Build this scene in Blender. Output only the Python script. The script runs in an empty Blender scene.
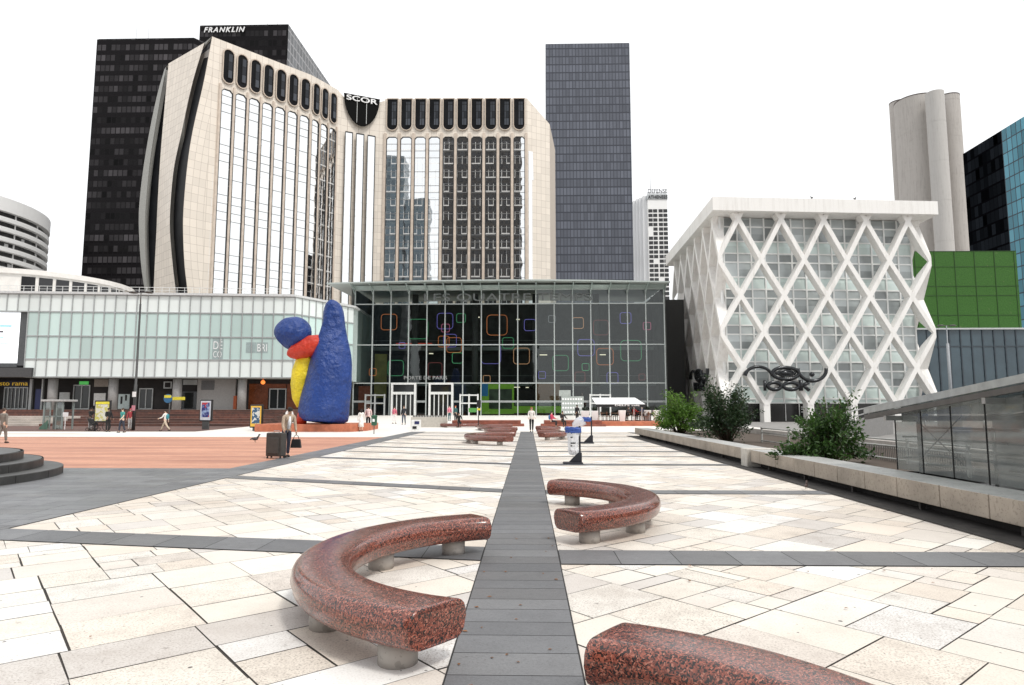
import bpy, bmesh, math, random
from mathutils import Vector, Matrix, Euler
R = random.Random(7)
rad = math.radians
scene = bpy.context.scene
COL = scene.collection

# ------------------------------------------------------------------ camera, sky, sun, exposure
F_PX, CX, CY = 655.0, 512.0, 342.5
CAM = Vector((0, 0, 1.7))
cam_data = bpy.data.cameras.new('camera')
cam = bpy.data.objects.new('camera', cam_data)
COL.objects.link(cam)
cam.location = CAM
cam.rotation_euler = (rad(90) + math.atan(65.5 / F_PX), 0, math.atan(16 / F_PX))
cam_data.sensor_width = 36
cam_data.lens = 36 * F_PX / 1024
cam_data.clip_start, cam_data.clip_end = 0.05, 6000
scene.camera = cam
ROT = cam.rotation_euler.to_matrix()

SUN_EL, SUN_AZ = 56, 138            # azimuth clockwise from +Y: high, behind the camera and to the right
world = bpy.data.worlds.new('World')
scene.world = world
world.use_nodes = True
wt = world.node_tree
wt.nodes.clear()
sky = wt.nodes.new('ShaderNodeTexSky')
sky.sky_type = 'NISHITA'
sky.sun_disc = False
sky.sun_elevation, sky.sun_rotation = rad(SUN_EL), rad(SUN_AZ)
hs = wt.nodes.new('ShaderNodeHueSaturation')
hs.inputs['Saturation'].default_value = 0.15
wt.links.new(sky.outputs[0], hs.inputs['Color'])
cl = wt.nodes.new('ShaderNodeTexNoise')           # a closed, faintly uneven cloud deck over the clear sky
cl.inputs['Scale'].default_value = 2.2
cl.inputs['Detail'].default_value = 5
cr = wt.nodes.new('ShaderNodeValToRGB')
cr.color_ramp.elements[0].position, cr.color_ramp.elements[0].color = 0.3, (.80, .82, .84, 1)
cr.color_ramp.elements[1].position, cr.color_ramp.elements[1].color = 0.7, (1, 1, 1, 1)
wt.links.new(cl.outputs['Fac'], cr.inputs[0])
sc_ = wt.nodes.new('ShaderNodeVectorMath')
sc_.operation = 'SCALE'
sc_.inputs['Scale'].default_value = 12.0
wt.links.new(cr.outputs[0], sc_.inputs[0])
mx = wt.nodes.new('ShaderNodeMixRGB')
mx.inputs[0].default_value = 0.8
wt.links.new(hs.outputs[0], mx.inputs[1])
wt.links.new(sc_.outputs[0], mx.inputs[2])
bg = wt.nodes.new('ShaderNodeBackground')
bg.inputs['Strength'].default_value = 0.1
wt.links.new(mx.outputs[0], bg.inputs['Color'])
wo = wt.nodes.new('ShaderNodeOutputWorld')
wt.links.new(bg.outputs[0], wo.inputs['Surface'])

sun_d = bpy.data.lights.new('sun', 'SUN')
sun_d.energy, sun_d.angle, sun_d.color = 1.5, rad(11), (1.0, .96, .9)
sun = bpy.data.objects.new('sun', sun_d)
COL.objects.link(sun)
sun.rotation_euler = (rad(90 - SUN_EL), 0, rad(180 - SUN_AZ))
sun.location = (0, 0, 60)
# the lamp shines along its -Z: make that point away from the sun position
_s = Vector((math.sin(rad(SUN_AZ)) * math.cos(rad(SUN_EL)), math.cos(rad(SUN_AZ)) * math.cos(rad(SUN_EL)), math.sin(rad(SUN_EL))))
sun.rotation_euler = _s.to_track_quat('Z', 'Y').to_euler()

vs = scene.view_settings
vs.view_transform, vs.look, vs.exposure, vs.gamma = 'Standard', 'None', 0.38, 1
vs.use_curve_mapping = False
scene.render.engine = 'CYCLES'
scene.cycles.max_bounces = 8
scene.cycles.transparent_max_bounces = 12
scene.cycles.use_denoising = True


# ------------------------------------------------------------------ measuring helpers: a pixel of the photo at a known depth gives a point
def ray(px, py):
    return ROT @ Vector(((px - CX) / F_PX, -(py - CY) / F_PX, -1))


def at(px, py, Y):
    d = ray(px, py)
    return CAM + d * (Y / d.y)


def gr(px, py, z=0.0):
    d = ray(px, py)
    return CAM + d * ((z - CAM.z) / d.z)


def Zp(py, Y):
    return at(520, py, Y).z


def PYz(z, Y):
    return CY - F_PX * math.tan(math.atan((z - CAM.z) / Y) - math.atan(65.5 / F_PX))


def on_plane(px, py, P, N):
    d = ray(px, py)
    return CAM + d * ((P - CAM).dot(N) / d.dot(N))


# ------------------------------------------------------------------ materials
MATS = {}


def new_mat(name):
    m = bpy.data.materials.new(name)
    m.use_nodes = True
    nt = m.node_tree
    b = nt.nodes['Principled BSDF']
    return m, nt, b


def nd(nt, t, **kw):
    n = nt.nodes.new(t)
    for k, v in kw.items():
        setattr(n, k, v)
    return n


def mth(nt, op, a, b=None):
    n = nd(nt, 'ShaderNodeMath', operation=op)
    for i, v in enumerate((a, b)):
        if v is None:
            continue
        if isinstance(v, (int, float)):
            n.inputs[i].default_value = v
        else:
            nt.links.new(v, n.inputs[i])
    return n.outputs[0]


def mixc(nt, f, a, b):
    n = nd(nt, 'ShaderNodeMixRGB')
    for i, v in enumerate((f, a, b)):
        if isinstance(v, (int, float)):
            n.inputs[i].default_value = v
        elif isinstance(v, tuple):
            n.inputs[i].default_value = v if len(v) == 4 else (*v, 1)
        else:
            nt.links.new(v, n.inputs[i])
    return n.outputs[0]


def ramp(nt, fac, p0, c0, p1, c1):
    n = nd(nt, 'ShaderNodeValToRGB')
    e = n.color_ramp.elements
    e[0].position, e[1].position = p0, p1
    e[0].color = (*c0, 1) if len(c0) == 3 else c0
    e[1].color = (*c1, 1) if len(c1) == 3 else c1
    nt.links.new(fac, n.inputs[0])
    return n.outputs[0]


def noise(nt, vec, scale, detail=4, rough=.6):
    n = nd(nt, 'ShaderNodeTexNoise')
    n.inputs['Scale'].default_value = scale
    n.inputs['Detail'].default_value = detail
    n.inputs['Roughness'].default_value = rough
    nt.links.new(vec, n.inputs['Vector'])
    return n.outputs['Fac']


def wpos(nt):
    return nd(nt, 'ShaderNodeNewGeometry').outputs['Position']


def opos(nt):
    return nd(nt, 'ShaderNodeTexCoord').outputs['Object']


def bump(nt, b, h, strength=.3, dist=.01):
    n = nd(nt, 'ShaderNodeBump')
    n.inputs['Strength'].default_value = strength
    n.inputs['Distance'].default_value = dist
    nt.links.new(h, n.inputs['Height'])
    nt.links.new(n.outputs[0], b.inputs['Normal'])


def plain(name, c, rough=.6, metal=0.0, var=.15, scale=6.0, spec=.5, emit=0.0, ecol=None, fine=0.0):
    """A paint / stone / metal colour with uneven wear."""
    if name in MATS:
        return MATS[name]
    m, nt, b = new_mat(name)
    p = opos(nt)
    n = noise(nt, p, scale, 5)
    lo = tuple(x * (1 - var) for x in c)
    hi = tuple(min(1, x * (1 + var)) for x in c)
    col = ramp(nt, n, .3, lo, .7, hi)
    if fine:
        n2 = noise(nt, p, scale * 14, 2)
        col = mixc(nt, mth(nt, 'MULTIPLY', mth(nt, 'GREATER_THAN', n2, .6), fine), col, tuple(x * .45 for x in c))
        bump(nt, b, n2, .25, .01)
    nt.links.new(col, b.inputs['Base Color'])
    b.inputs['Roughness'].default_value = rough
    b.inputs['Metallic'].default_value = metal
    b.inputs['Specular IOR Level'].default_value = spec
    if emit:
        b.inputs['Emission Color'].default_value = (*(ecol or c), 1)
        b.inputs['Emission Strength'].default_value = emit
    MATS[name] = m
    return m


def uv_cells(nt, pu, pv):
    uv = nd(nt, 'ShaderNodeUVMap').outputs[0]
    s = nd(nt, 'ShaderNodeSeparateXYZ')
    nt.links.new(uv, s.inputs[0])
    u = mth(nt, 'DIVIDE', s.outputs[0], pu)
    v = mth(nt, 'DIVIDE', s.outputs[1], pv)
    return u, v, mth(nt, 'FRACT', u), mth(nt, 'FRACT', v), mth(nt, 'FLOOR', u), mth(nt, 'FLOOR', v)


def wnoise(nt, a, b_):
    c = nd(nt, 'ShaderNodeCombineXYZ')
    nt.links.new(a, c.inputs[0])
    nt.links.new(b_, c.inputs[1])
    w = nd(nt, 'ShaderNodeTexWhiteNoise', noise_dimensions='2D')
    nt.links.new(c.outputs[0], w.inputs['Vector'])
    return w.outputs['Value']


def curtain(name, pu, pv, fu, fv, glass, frame, spandrel=None, sp_h=0.0, rnd=.5, row_rnd=.0, rough=.12, spec=.5, metal=0.0, warp=0.0):
    """A glazed skin measured in metres through its UVs: panes pu x pv with frame lines fu, fv and an optional spandrel band."""
    if name in MATS:
        return MATS[name]
    m, nt, b = new_mat(name)
    u, v, fru, frv, cu, cv = uv_cells(nt, pu, pv)
    r = wnoise(nt, cu, cv)
    rr = wnoise(nt, cv, mth(nt, 'MULTIPLY', cv, 0.0))
    lo = tuple(x * (1 - rnd) for x in glass)
    hi = tuple(min(1, x * (1 + rnd)) for x in glass)
    col = mixc(nt, r, lo, hi)
    if row_rnd:
        k = mth(nt, 'ADD', mth(nt, 'MULTIPLY', rr, row_rnd), 1 - row_rnd)
        vm = nd(nt, 'ShaderNodeVectorMath', operation='SCALE')
        nt.links.new(col, vm.inputs[0])
        nt.links.new(k, vm.inputs['Scale'])
        col = vm.outputs[0]
    if spandrel:
        col = mixc(nt, mth(nt, 'LESS_THAN', frv, sp_h / pv), col, spandrel)
    fm = mth(nt, 'MAXIMUM', mth(nt, 'LESS_THAN', fru, fu / pu), mth(nt, 'LESS_THAN', frv, fv / pv))
    col = mixc(nt, fm, col, frame)
    nt.links.new(col, b.inputs['Base Color'])
    nt.links.new(mth(nt, 'ADD', mth(nt, 'MULTIPLY', fm, .4), rough), b.inputs['Roughness'])
    b.inputs['Specular IOR Level'].default_value = spec
    b.inputs['Metallic'].default_value = metal
    if warp:
        n = noise(nt, wpos(nt), .25, 2)
        c = nd(nt, 'ShaderNodeCombineXYZ')
        bump(nt, b, mth(nt, 'ADD', n, mth(nt, 'MULTIPLY', r, .3)), warp, .2)
    MATS[name] = m
    return m


def glass_mat(name, tint, refl=.08, rough=.02, warp=0.0, top=1.0, dust=0.0):
    """Thin glazing: part tinted see-through, part mirror."""
    if name in MATS:
        return MATS[name]
    m, nt, b = new_mat(name)
    nt.nodes.remove(b)
    out = nt.nodes['Material Output']
    t = nd(nt, 'ShaderNodeBsdfTransparent')
    t.inputs[0].default_value = (*tint, 1)
    g = nd(nt, 'ShaderNodeBsdfGlossy')
    g.inputs['Roughness'].default_value = rough
    g.inputs['Color'].default_value = (.95, 1, 1, 1)
    f = nd(nt, 'ShaderNodeFresnel')
    f.inputs['IOR'].default_value = 1.5
    fac = mth(nt, 'MINIMUM', mth(nt, 'ADD', f.outputs[0], refl), top)
    if warp:
        n = noise(nt, wpos(nt), .3, 2)
        bn = nd(nt, 'ShaderNodeBump')
        bn.inputs['Strength'].default_value = warp
        bn.inputs['Distance'].default_value = .1
        nt.links.new(n, bn.inputs['Height'])
        nt.links.new(bn.outputs[0], g.inputs['Normal'])
    ms = nd(nt, 'ShaderNodeMixShader')
    nt.links.new(fac, ms.inputs[0])
    base = t.outputs[0]
    if dust:                    # a film of dust and grime that takes the daylight
        df = nd(nt, 'ShaderNodeBsdfDiffuse')
        df.inputs[0].default_value = (.42, .44, .43, 1)
        md = nd(nt, 'ShaderNodeMixShader')
        nt.links.new(mth(nt, 'MULTIPLY', ramp(nt, noise(nt, wpos(nt), 1.3, 5), .3, (.6,) * 3, .7, (1.4,) * 3), dust), md.inputs[0])
        nt.links.new(t.outputs[0], md.inputs[1])
        nt.links.new(df.outputs[0], md.inputs[2])
        base = md.outputs[0]
    nt.links.new(base, ms.inputs[1])
    nt.links.new(g.outputs[0], ms.inputs[2])
    nt.links.new(ms.outputs[0], out.inputs['Surface'])
    MATS[name] = m
    return m


def slab_mat(name, rough=.55, spots=.5, wet=.0, stain=(.20, .17, .14)):
    """Stone slabs: each slab's own stone colour comes from the 'tint' attribute (alpha: how dirty it is); veins, pits, gum and trodden dirt on top."""
    m, nt, b = new_mat(name)
    a = nd(nt, 'ShaderNodeVertexColor', layer_name='tint')
    p = wpos(nt)
    n1 = noise(nt, p, .7, 8, .68)
    n2 = noise(nt, p, 60, 3, .7)
    n3 = noise(nt, p, 11, 5, .75)
    n4 = noise(nt, p, 3.1, 7, .72)
    dirt = mth(nt, 'MULTIPLY', a.outputs['Alpha'], spots)
    c = mixc(nt, mth(nt, 'MULTIPLY', ramp(nt, n4, .45, (0, 0, 0), .75, (.6, .6, .6)), dirt), a.outputs[0], stain)
    c = mixc(nt, ramp(nt, n1, .48, (0, 0, 0), .76, (.30,) * 3), c, stain)
    c = mixc(nt, ramp(nt, noise(nt, p, .22, 3), .45, (0, 0, 0), .62, (.30 * spots,) * 3), c, tuple(x * 1.5 for x in stain))
    c = mixc(nt, mth(nt, 'MULTIPLY', ramp(nt, n2, .49, (0, 0, 0), .66, (.8,) * 3), mth(nt, 'ADD', dirt, .12)), c, stain)
    c = mixc(nt, mth(nt, 'MULTIPLY', ramp(nt, n3, .60, (0, 0, 0), .68, (.85,) * 3), dirt), c, tuple(x * .6 for x in stain))
    for sc_, rad_, k in ((3.2, .06, .9), (7.5, .085, .75), (15, .10, .55)):
        v = nd(nt, 'ShaderNodeTexVoronoi')
        v.inputs['Scale'].default_value = sc_
        nt.links.new(p, v.inputs['Vector'])
        s_ = nd(nt, 'ShaderNodeSeparateXYZ')
        nt.links.new(v.outputs['Color'], s_.inputs[0])
        r_ = mth(nt, 'MULTIPLY', s_.outputs[0], rad_)
        wob = mth(nt, 'MULTIPLY', mth(nt, 'SUBTRACT', n2, .5), .05)
        c = mixc(nt, mth(nt, 'MULTIPLY', mth(nt, 'LESS_THAN', mth(nt, 'ADD', v.outputs['Distance'], wob), r_), k * min(1, spots * 1.2)), c, (.05, .042, .038))
    nt.links.new(c, b.inputs['Base Color'])
    nt.links.new(ramp(nt, n1, .3, (rough - wet,) * 3, .7, (rough + .15,) * 3), b.inputs['Roughness'])
    bump(nt, b, mth(nt, 'ADD', n2, mth(nt, 'MULTIPLY', n3, .6)), .35, .008)
    return m


def granite_mat():
    m, nt, b = new_mat('red_granite')
    p = opos(nt)
    v = nd(nt, 'ShaderNodeTexVoronoi')
    v.inputs['Scale'].default_value = 120
    v.inputs['Randomness'].default_value = 1
    dn = nd(nt, 'ShaderNodeTexNoise')
    dn.inputs['Scale'].default_value = 30
    nt.links.new(p, dn.inputs['Vector'])
    vm = nd(nt, 'ShaderNodeMixRGB')
    vm.inputs[0].default_value = .04
    nt.links.new(p, vm.inputs[1])
    nt.links.new(dn.outputs['Color'], vm.inputs[2])
    nt.links.new(vm.outputs[0], v.inputs['Vector'])
    s = nd(nt, 'ShaderNodeSeparateXYZ')
    nt.links.new(v.outputs['Color'], s.inputs[0])
    r = nd(nt, 'ShaderNodeValToRGB')
    r.color_ramp.interpolation = 'CONSTANT'
    e = r.color_ramp.elements
    e[0].position, e[0].color = 0, (.006, .004, .004, 1)
    e[1].position, e[1].color = .30, (.16, .042, .027, 1)
    for pos, c in ((.54, (.31, .085, .052)), (.72, (.22, .058, .038)), (.84, (.43, .17, .12)), (.93, (.03, .014, .012))):
        k = e.new(pos)
        k.color = (*c, 1)
    nt.links.new(s.outputs[0], r.inputs[0])
    n = noise(nt, p, 3, 3)
    c = mixc(nt, ramp(nt, n, .35, (0, 0, 0), .75, (.12, .12, .12)), r.outputs[0], (.20, .085, .062))
    nt.links.new(c, b.inputs['Base Color'])
    nt.links.new(ramp(nt, noise(nt, p, 7, 4), .35, (.16,) * 3, .7, (.30,) * 3), b.inputs['Roughness'])
    b.inputs['Specular IOR Level'].default_value = .55
    b.inputs['Coat Weight'].default_value = .4
    b.inputs['Coat Roughness'].default_value = .2
    b.inputs['Coat IOR'].default_value = 1.5
    return m


def brick_ground(name, c1, c2, mortar, sx, sy, streak=(.25, .1, .07)):
    m, nt, b = new_mat(name)
    p = wpos(nt)
    bt = nd(nt, 'ShaderNodeTexBrick')
    bt.inputs['Scale'].default_value = 1
    bt.inputs['Brick Width'].default_value = sx
    bt.inputs['Row Height'].default_value = sy
    bt.inputs['Mortar Size'].default_value = .006
    bt.inputs['Color1'].default_value = (*c1, 1)
    bt.inputs['Color2'].default_value = (*c2, 1)
    bt.inputs['Mortar'].default_value = (*mortar, 1)
    nt.links.new(p, bt.inputs['Vector'])
    mp = nd(nt, 'ShaderNodeMapping')
    mp.inputs['Scale'].default_value = (.08, .55, 1)
    nt.links.new(p, mp.inputs['Vector'])
    n = noise(nt, mp.outputs[0], 1.6, 6, .65)
    c = mixc(nt, ramp(nt, n, .40, (0, 0, 0), .66, (.9, .9, .9)), bt.outputs['Color'], streak)
    c = mixc(nt, ramp(nt, noise(nt, p, 14, 4), .5, (0, 0, 0), .8, (.5,) * 3), c, streak)
    nt.links.new(c, b.inputs['Base Color'])
    b.inputs['Roughness'].default_value = .65
    MATS[name] = m
    return m


def streaked(name, c, c2, amount=.5, rough=.7):
    """Weathered pale concrete: rain streaks run down, a little staining and pitting."""
    m, nt, b = new_mat(name)
    p = wpos(nt)
    mp = nd(nt, 'ShaderNodeMapping')
    mp.inputs['Scale'].default_value = (2.2, 2.2, .10)
    nt.links.new(p, mp.inputs['Vector'])
    st_ = noise(nt, mp.outputs[0], 1.0, 7, .7)
    n = noise(nt, p, .5, 6, .65)
    k = mth(nt, 'MULTIPLY', ramp(nt, st_, .48, (0, 0, 0), .72, (1, 1, 1)), ramp(nt, n, .35, (.15,) * 3, .7, (amount,) * 3))
    col = mixc(nt, k, c, c2)
    n2 = noise(nt, p, 22, 3)
    col = mixc(nt, mth(nt, 'MULTIPLY', mth(nt, 'GREATER_THAN', n2, .64), .3), col, c2)
    nt.links.new(col, b.inputs['Base Color'])
    b.inputs['Roughness'].default_value = rough
    bump(nt, b, n2, .2, .01)
    MATS[name] = m
    return m


# ------------------------------------------------------------------ mesh building
class MB:
    def __init__(self):
        self.bm = bmesh.new()
        self.uv = self.bm.loops.layers.uv.new('UVMap')
        self.mi = 0

    def face(self, pts, uvs=None, smooth=False):
        vsx = [self.bm.verts.new(p) for p in pts]
        try:
            f = self.bm.faces.new(vsx)
        except ValueError:
            return None
        f.material_index = self.mi
        f.smooth = smooth
        if uvs:
            for l, t in zip(f.loops, uvs):
                l[self.uv].uv = t
        return f

    def quad(self, a, b, c, d, u0=0.0, v0=0.0):
        """a-b along the bottom, c-d along the top; UVs in metres."""
        a, b, c, d = map(Vector, (a, b, c, d))
        w, h = (b - a).length, (d - a).length
        return self.face([a, b, c, d], [(u0, v0), (u0 + w, v0), (u0 + w, v0 + h), (u0, v0 + h)])

    def hull(self, bot, top, smooth=False):
        """Closed solid from two rings of the same length (sides, then caps)."""
        n = len(bot)
        vb = [self.bm.verts.new(p) for p in bot]
        vt = [self.bm.verts.new(p) for p in top]
        u = 0.0
        for i in range(n):
            j = (i + 1) % n
            f = self.bm.faces.new((vb[i], vb[j], vt[j], vt[i]))
            f.material_index = self.mi
            f.smooth = smooth
            w = (Vector(bot[j]) - Vector(bot[i])).length
            h = (Vector(top[i]) - Vector(bot[i])).length
            for l, t in zip(f.loops, ((u, 0), (u + w, 0), (u + w, h), (u, h))):
                l[self.uv].uv = t
            u += w
        for ring, flip in ((vb, True), (vt, False)):
            f = self.bm.faces.new(list(reversed(ring)) if flip else ring)
            f.material_index = self.mi

    def box(self, x0, x1, y0, y1, z0, z1):
        b = [(x0, y0, z0), (x1, y0, z0), (x1, y1, z0), (x0, y1, z0)]
        self.hull(b, [(p[0], p[1], z1) for p in b])

    def prism(self, poly, z0, z1):
        self.hull([(p[0], p[1], z0) for p in poly], [(p[0], p[1], z1) for p in poly])

    def obox(self, o, ux, uy, uz):
        """Box from corner o along three vectors."""
        o, ux, uy, uz = map(Vector, (o, ux, uy, uz))
        b = [o, o + ux, o + ux + uy, o + uy]
        self.hull(b, [p + uz for p in b])

    def bar(self, a, b, w, h, up=(0, 0, 1)):
        """A straight bar of section w x h between two points, centred on its axis."""
        a, b, up = Vector(a), Vector(b), Vector(up)
        d = (b - a).normalized()
        s = d.cross(up)
        s = s.normalized() if s.length > 1e-5 else Vector((1, 0, 0))
        t = s.cross(d).normalized()
        r = [s * (-w / 2) + t * (-h / 2), s * (w / 2) + t * (-h / 2), s * (w / 2) + t * (h / 2), s * (-w / 2) + t * (h / 2)]
        self.hull([a + k for k in r], [b + k for k in r])

    def tube(self, path, rads, n=8, caps=True, smooth=True):
        if isinstance(rads, (int, float)):
            rads = [rads] * len(path)
        path = [Vector(p) for p in path]
        rings = []
        ref = None
        for i, p in enumerate(path):
            d = (path[min(i + 1, len(path) - 1)] - path[max(i - 1, 0)])
            d = d.normalized() if d.length > 1e-9 else Vector((0, 0, 1))
            if ref is None:
                ref = Vector((0, 0, 1)) if abs(d.z) < .9 else Vector((1, 0, 0))
            s = d.cross(ref).normalized()
            t = s.cross(d).normalized()
            ref = t
            rings.append([self.bm.verts.new(p + (s * math.cos(k * 2 * math.pi / n) + t * math.sin(k * 2 * math.pi / n)) * rads[i]) for k in range(n)])
        for a, b in zip(rings, rings[1:]):
            for k in range(n):
                f = self.bm.faces.new((a[k], a[(k + 1) % n], b[(k + 1) % n], b[k]))
                f.material_index = self.mi
                f.smooth = smooth
        if caps:
            for r, fl in ((rings[0], False), (rings[-1], True)):
                f = self.bm.faces.new(r if fl else list(reversed(r)))
                f.material_index = self.mi

    def lathe(self, c, prof, n=16, smooth=True, sx=1.0, sy=1.0):
        """Revolve (radius, z) pairs about the vertical through c."""
        c = Vector(c)
        rings = []
        for r, z in prof:
            rings.append([self.bm.verts.new(c + Vector((r * sx * math.cos(k * 2 * math.pi / n), r * sy * math.sin(k * 2 * math.pi / n), z))) for k in range(n)])
        for a, b in zip(rings, rings[1:]):
            for k in range(n):
                f = self.bm.faces.new((a[k], a[(k + 1) % n], b[(k + 1) % n], b[k]))
                f.material_index = self.mi
                f.smooth = smooth
        for r, fl in ((rings[0], True), (rings[-1], False)):
            if len(set(v.co.to_tuple(5) for v in r)) > 2:
                f = self.bm.faces.new(list(reversed(r)) if fl else r)
                f.material_index = self.mi

    def cyl(self, c, r, z0, z1, n=16):
        self.lathe(c, [(r, z0), (r, z1)], n)

    def ball(self, c, r, sx=1, sy=1, sz=1, n=14, m=10):
        prof = [(r * max(.001, math.sin(math.pi * i / m)), -r * sz * math.cos(math.pi * i / m)) for i in range(m + 1)]
        self.lathe(c, prof, n, True, sx, sy)

    def build(self, name, mats, parent=None, bevel=0.0):
        bmesh.ops.recalc_face_normals(self.bm, faces=self.bm.faces) if getattr(self, 'recalc', True) else None
        me = bpy.data.meshes.new(name)
        self.bm.to_mesh(me)
        self.bm.free()
        for m in (mats if isinstance(mats, (list, tuple)) else [mats]):
            me.materials.append(m)
        o = bpy.data.objects.new(name, me)
        COL.objects.link(o)
        if parent:
            adopt(o, parent)
        if bevel:
            bv = o.modifiers.new('bevel', 'BEVEL')
            bv.width, bv.segments, bv.limit_method = bevel, 2, 'ANGLE'
        return o


def world_mat(o):
    m = Matrix.LocRotScale(o.location, o.rotation_euler, o.scale)
    return (world_mat(o.parent) @ o.matrix_parent_inverse @ m) if o.parent else m


def adopt(o, parent):
    o.parent = parent
    o.matrix_parent_inverse = world_mat(parent).inverted()


def tag(o, label, cat, group=None, kind=None):
    if label:
        o['label'] = label
    if cat:
        o['category'] = cat
    if group:
        o['group'] = group
    if kind:
        o['kind'] = kind
    return o


def thing(name, label, cat, loc=(0, 0, 0), group=None):
    o = bpy.data.objects.new(name, None)
    o.empty_display_size = .3
    COL.objects.link(o)
    o.location = loc
    return tag(o, label, cat, group)


def struct(o):
    o['kind'] = 'structure'
    return o


def kids(o):
    return [c for c in COL.objects if c.parent is o]


def copy_tree(o, parent=None):
    c = o.copy()
    COL.objects.link(c)
    if parent:
        c.parent = parent
    for ch in kids(o):
        copy_tree(ch, c)
    return c


def place(o, loc, rz=0.0, s=1.0):
    o.location = loc
    o.rotation_euler = (0, 0, rz)
    o.scale = (s, s, s)
    return o


def text(name, s, mat, p, right, up, width, height, extrude=.02, parent=None, shear=0.0, bold=0.0, spacing=1.0):
    """Lettering: p is the lower left corner, 'right' and 'up' are unit vectors of the wall it is on."""
    cu = bpy.data.curves.new(name, 'FONT')
    cu.body = s
    cu.size = 1
    cu.shear = shear
    cu.space_character = spacing
    cu.offset = bold
    cu.extrude = .5
    cu.materials.append(mat)
    o = bpy.data.objects.new(name, cu)
    COL.objects.link(o)
    bpy.context.view_layer.update()
    bb = [Vector(c) for c in o.bound_box]
    x0, x1 = min(b.x for b in bb), max(b.x for b in bb)
    y0, y1 = min(b.y for b in bb), max(b.y for b in bb)
    right, up = Vector(right).normalized(), Vector(up).normalized()
    nrm = right.cross(up)
    sx, sy = width / (x1 - x0), height / (y1 - y0)
    M = Matrix((right, up, nrm)).transposed().to_4x4()
    M.translation = Vector(p) - right * (x0 * sx) - up * (y0 * sy)
    me = bpy.data.meshes.new_from_object(o.evaluated_get(bpy.context.evaluated_depsgraph_get()))
    bpy.data.objects.remove(o)
    me.transform(M @ Matrix.Diagonal((sx, sy, 2 * extrude, 1)))
    me.name = name
    o = bpy.data.objects.new(name, me)
    COL.objects.link(o)
    if not me.materials:
        me.materials.append(mat)
    if parent:
        adopt(o, parent)
    return o

# ------------------------------------------------------------------ the ground
SX = -0.09                          # the dark strip's axis
XL, XR = -7.35, 6.42                # edges of the pale paved court


def sheet(name, pts, mat, z=None):
    mb = MB()
    mb.face([(p[0], p[1], p[2] if len(p) > 2 else z) for p in pts])
    o = mb.build(name, mat)
    return struct(o)


asph = plain('base_ground', (.30, .28, .26), .85, scale=.5, var=.25, fine=.3)
sheet('ground', [(-3000, -3000), (3000, -3000), (3000, 3000), (-3000, 3000)], asph, -.012)
joint = plain('joint_dirt', (.045, .038, .033), .9, scale=2, var=.5)
sheet('paving_bed', [(XL, -3), (XR + 1, -3), (XR + 1, 47), (XL, 47)], joint, -.006)


def slab_object(name, quads, mat, clip=None):
    """quads: (corner list, z, tint) -> one mesh with a colour attribute holding every slab's own stone colour"""
    bm = bmesh.new()
    tl = bm.loops.layers.float_color.new('tint')
    for pts, z, c in quads:
        f = bm.faces.new([bm.verts.new((p[0], p[1], z)) for p in pts])
        for l in f.loops:
            l[tl] = (*c, .6) if len(c) == 3 else c
    for co, no in clip or []:
        bmesh.ops.bisect_plane(bm, geom=bm.verts[:] + bm.edges[:] + bm.faces[:], plane_co=co, plane_no=no, clear_outer=True)
    me = bpy.data.meshes.new(name)
    bm.to_mesh(me)
    bm.free()
    me.materials.append(mat)
    o = bpy.data.objects.new(name, me)
    COL.objects.link(o)
    return struct(o)


# pale flagstones in random lengths, laid at 45 degrees to the court
CREAM = [((.84, .785, .70), 6), ((.82, .75, .66), 4), ((.85, .815, .755), 4), ((.77, .71, .645), 3), ((.80, .715, .62), 2.5), ((.67, .635, .60), 1.5), ((.87, .855, .83), 1.5)]
CW = [w for _, w in CREAM]


def tint():
    c = R.choices(CREAM, CW)[0][0]
    k = R.uniform(.94, 1.06)
    return tuple(min(.9, x * k) for x in c)


quads = []
ca, sa = math.cos(rad(41)), math.sin(rad(41))


def st(s, t):
    return (s * ca - t * sa, s * sa + t * ca)


def split(s, t, w, h, out, lim):
    """Cut a block of paving into stones, now one way, now the other."""
    if (w < lim * 1.25 and h < lim * .95) or (w * h < .22) or (w < .95 and h < .95 and R.random() < .3):
        out.append((s, t, w, h))
        return
    k = R.uniform(.32, .68)
    if (w / h > R.uniform(.75, 1.5)) or h < .5:
        split(s, t, w * k, h, out, lim)
        split(s + w * k, t, w * (1 - k), h, out, lim)
    else:
        split(s, t, w, h * k, out, lim)
        split(s, t + h * k, w, h * (1 - k), out, lim)


cells = []
t = -18.0
while t < 48:
    bh = R.uniform(1.5, 2.7)
    s = -22 + R.uniform(0, 2)
    while s < 48:
        bw = R.uniform(1.6, 3.4)
        x, y = st(s + bw / 2, t + bh / 2)
        if XL - 3 < x < XR + 3 and -3 < y < 50:
            split(s, t, bw, bh, cells, R.uniform(.62, .95))
        s += bw
    t += bh
for (a, b, cw, ch) in cells:
    gs = [R.choice([.003, .004, .006, .010]) for _ in range(4)]
    jt = lambda: R.uniform(-.003, .003)
    quads.append(([st(a + gs[0] + jt(), b + gs[1] + jt()), st(a + cw - gs[2] + jt(), b + gs[1] + jt()), st(a + cw - gs[2] + jt(), b + ch - gs[3] + jt()), st(a + gs[0] + jt(), b + ch - gs[3] + jt())],
                  0, tint() + (R.choice([.15, .3, .5, .8, 1.0]),)))
flag = slab_mat('pale_flagstone', .5, .9, .1, (.30, .25, .21))
slab_object('flagstone_paving', quads, flag, [((XL, 0, 0), (-1, 0, 0)), ((XR + .6, 0, 0), (1, 0, 0)), ((0, 47, 0), (0, 1, 0)), ((0, -1, 0), (0, -1, 0))])

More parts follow.
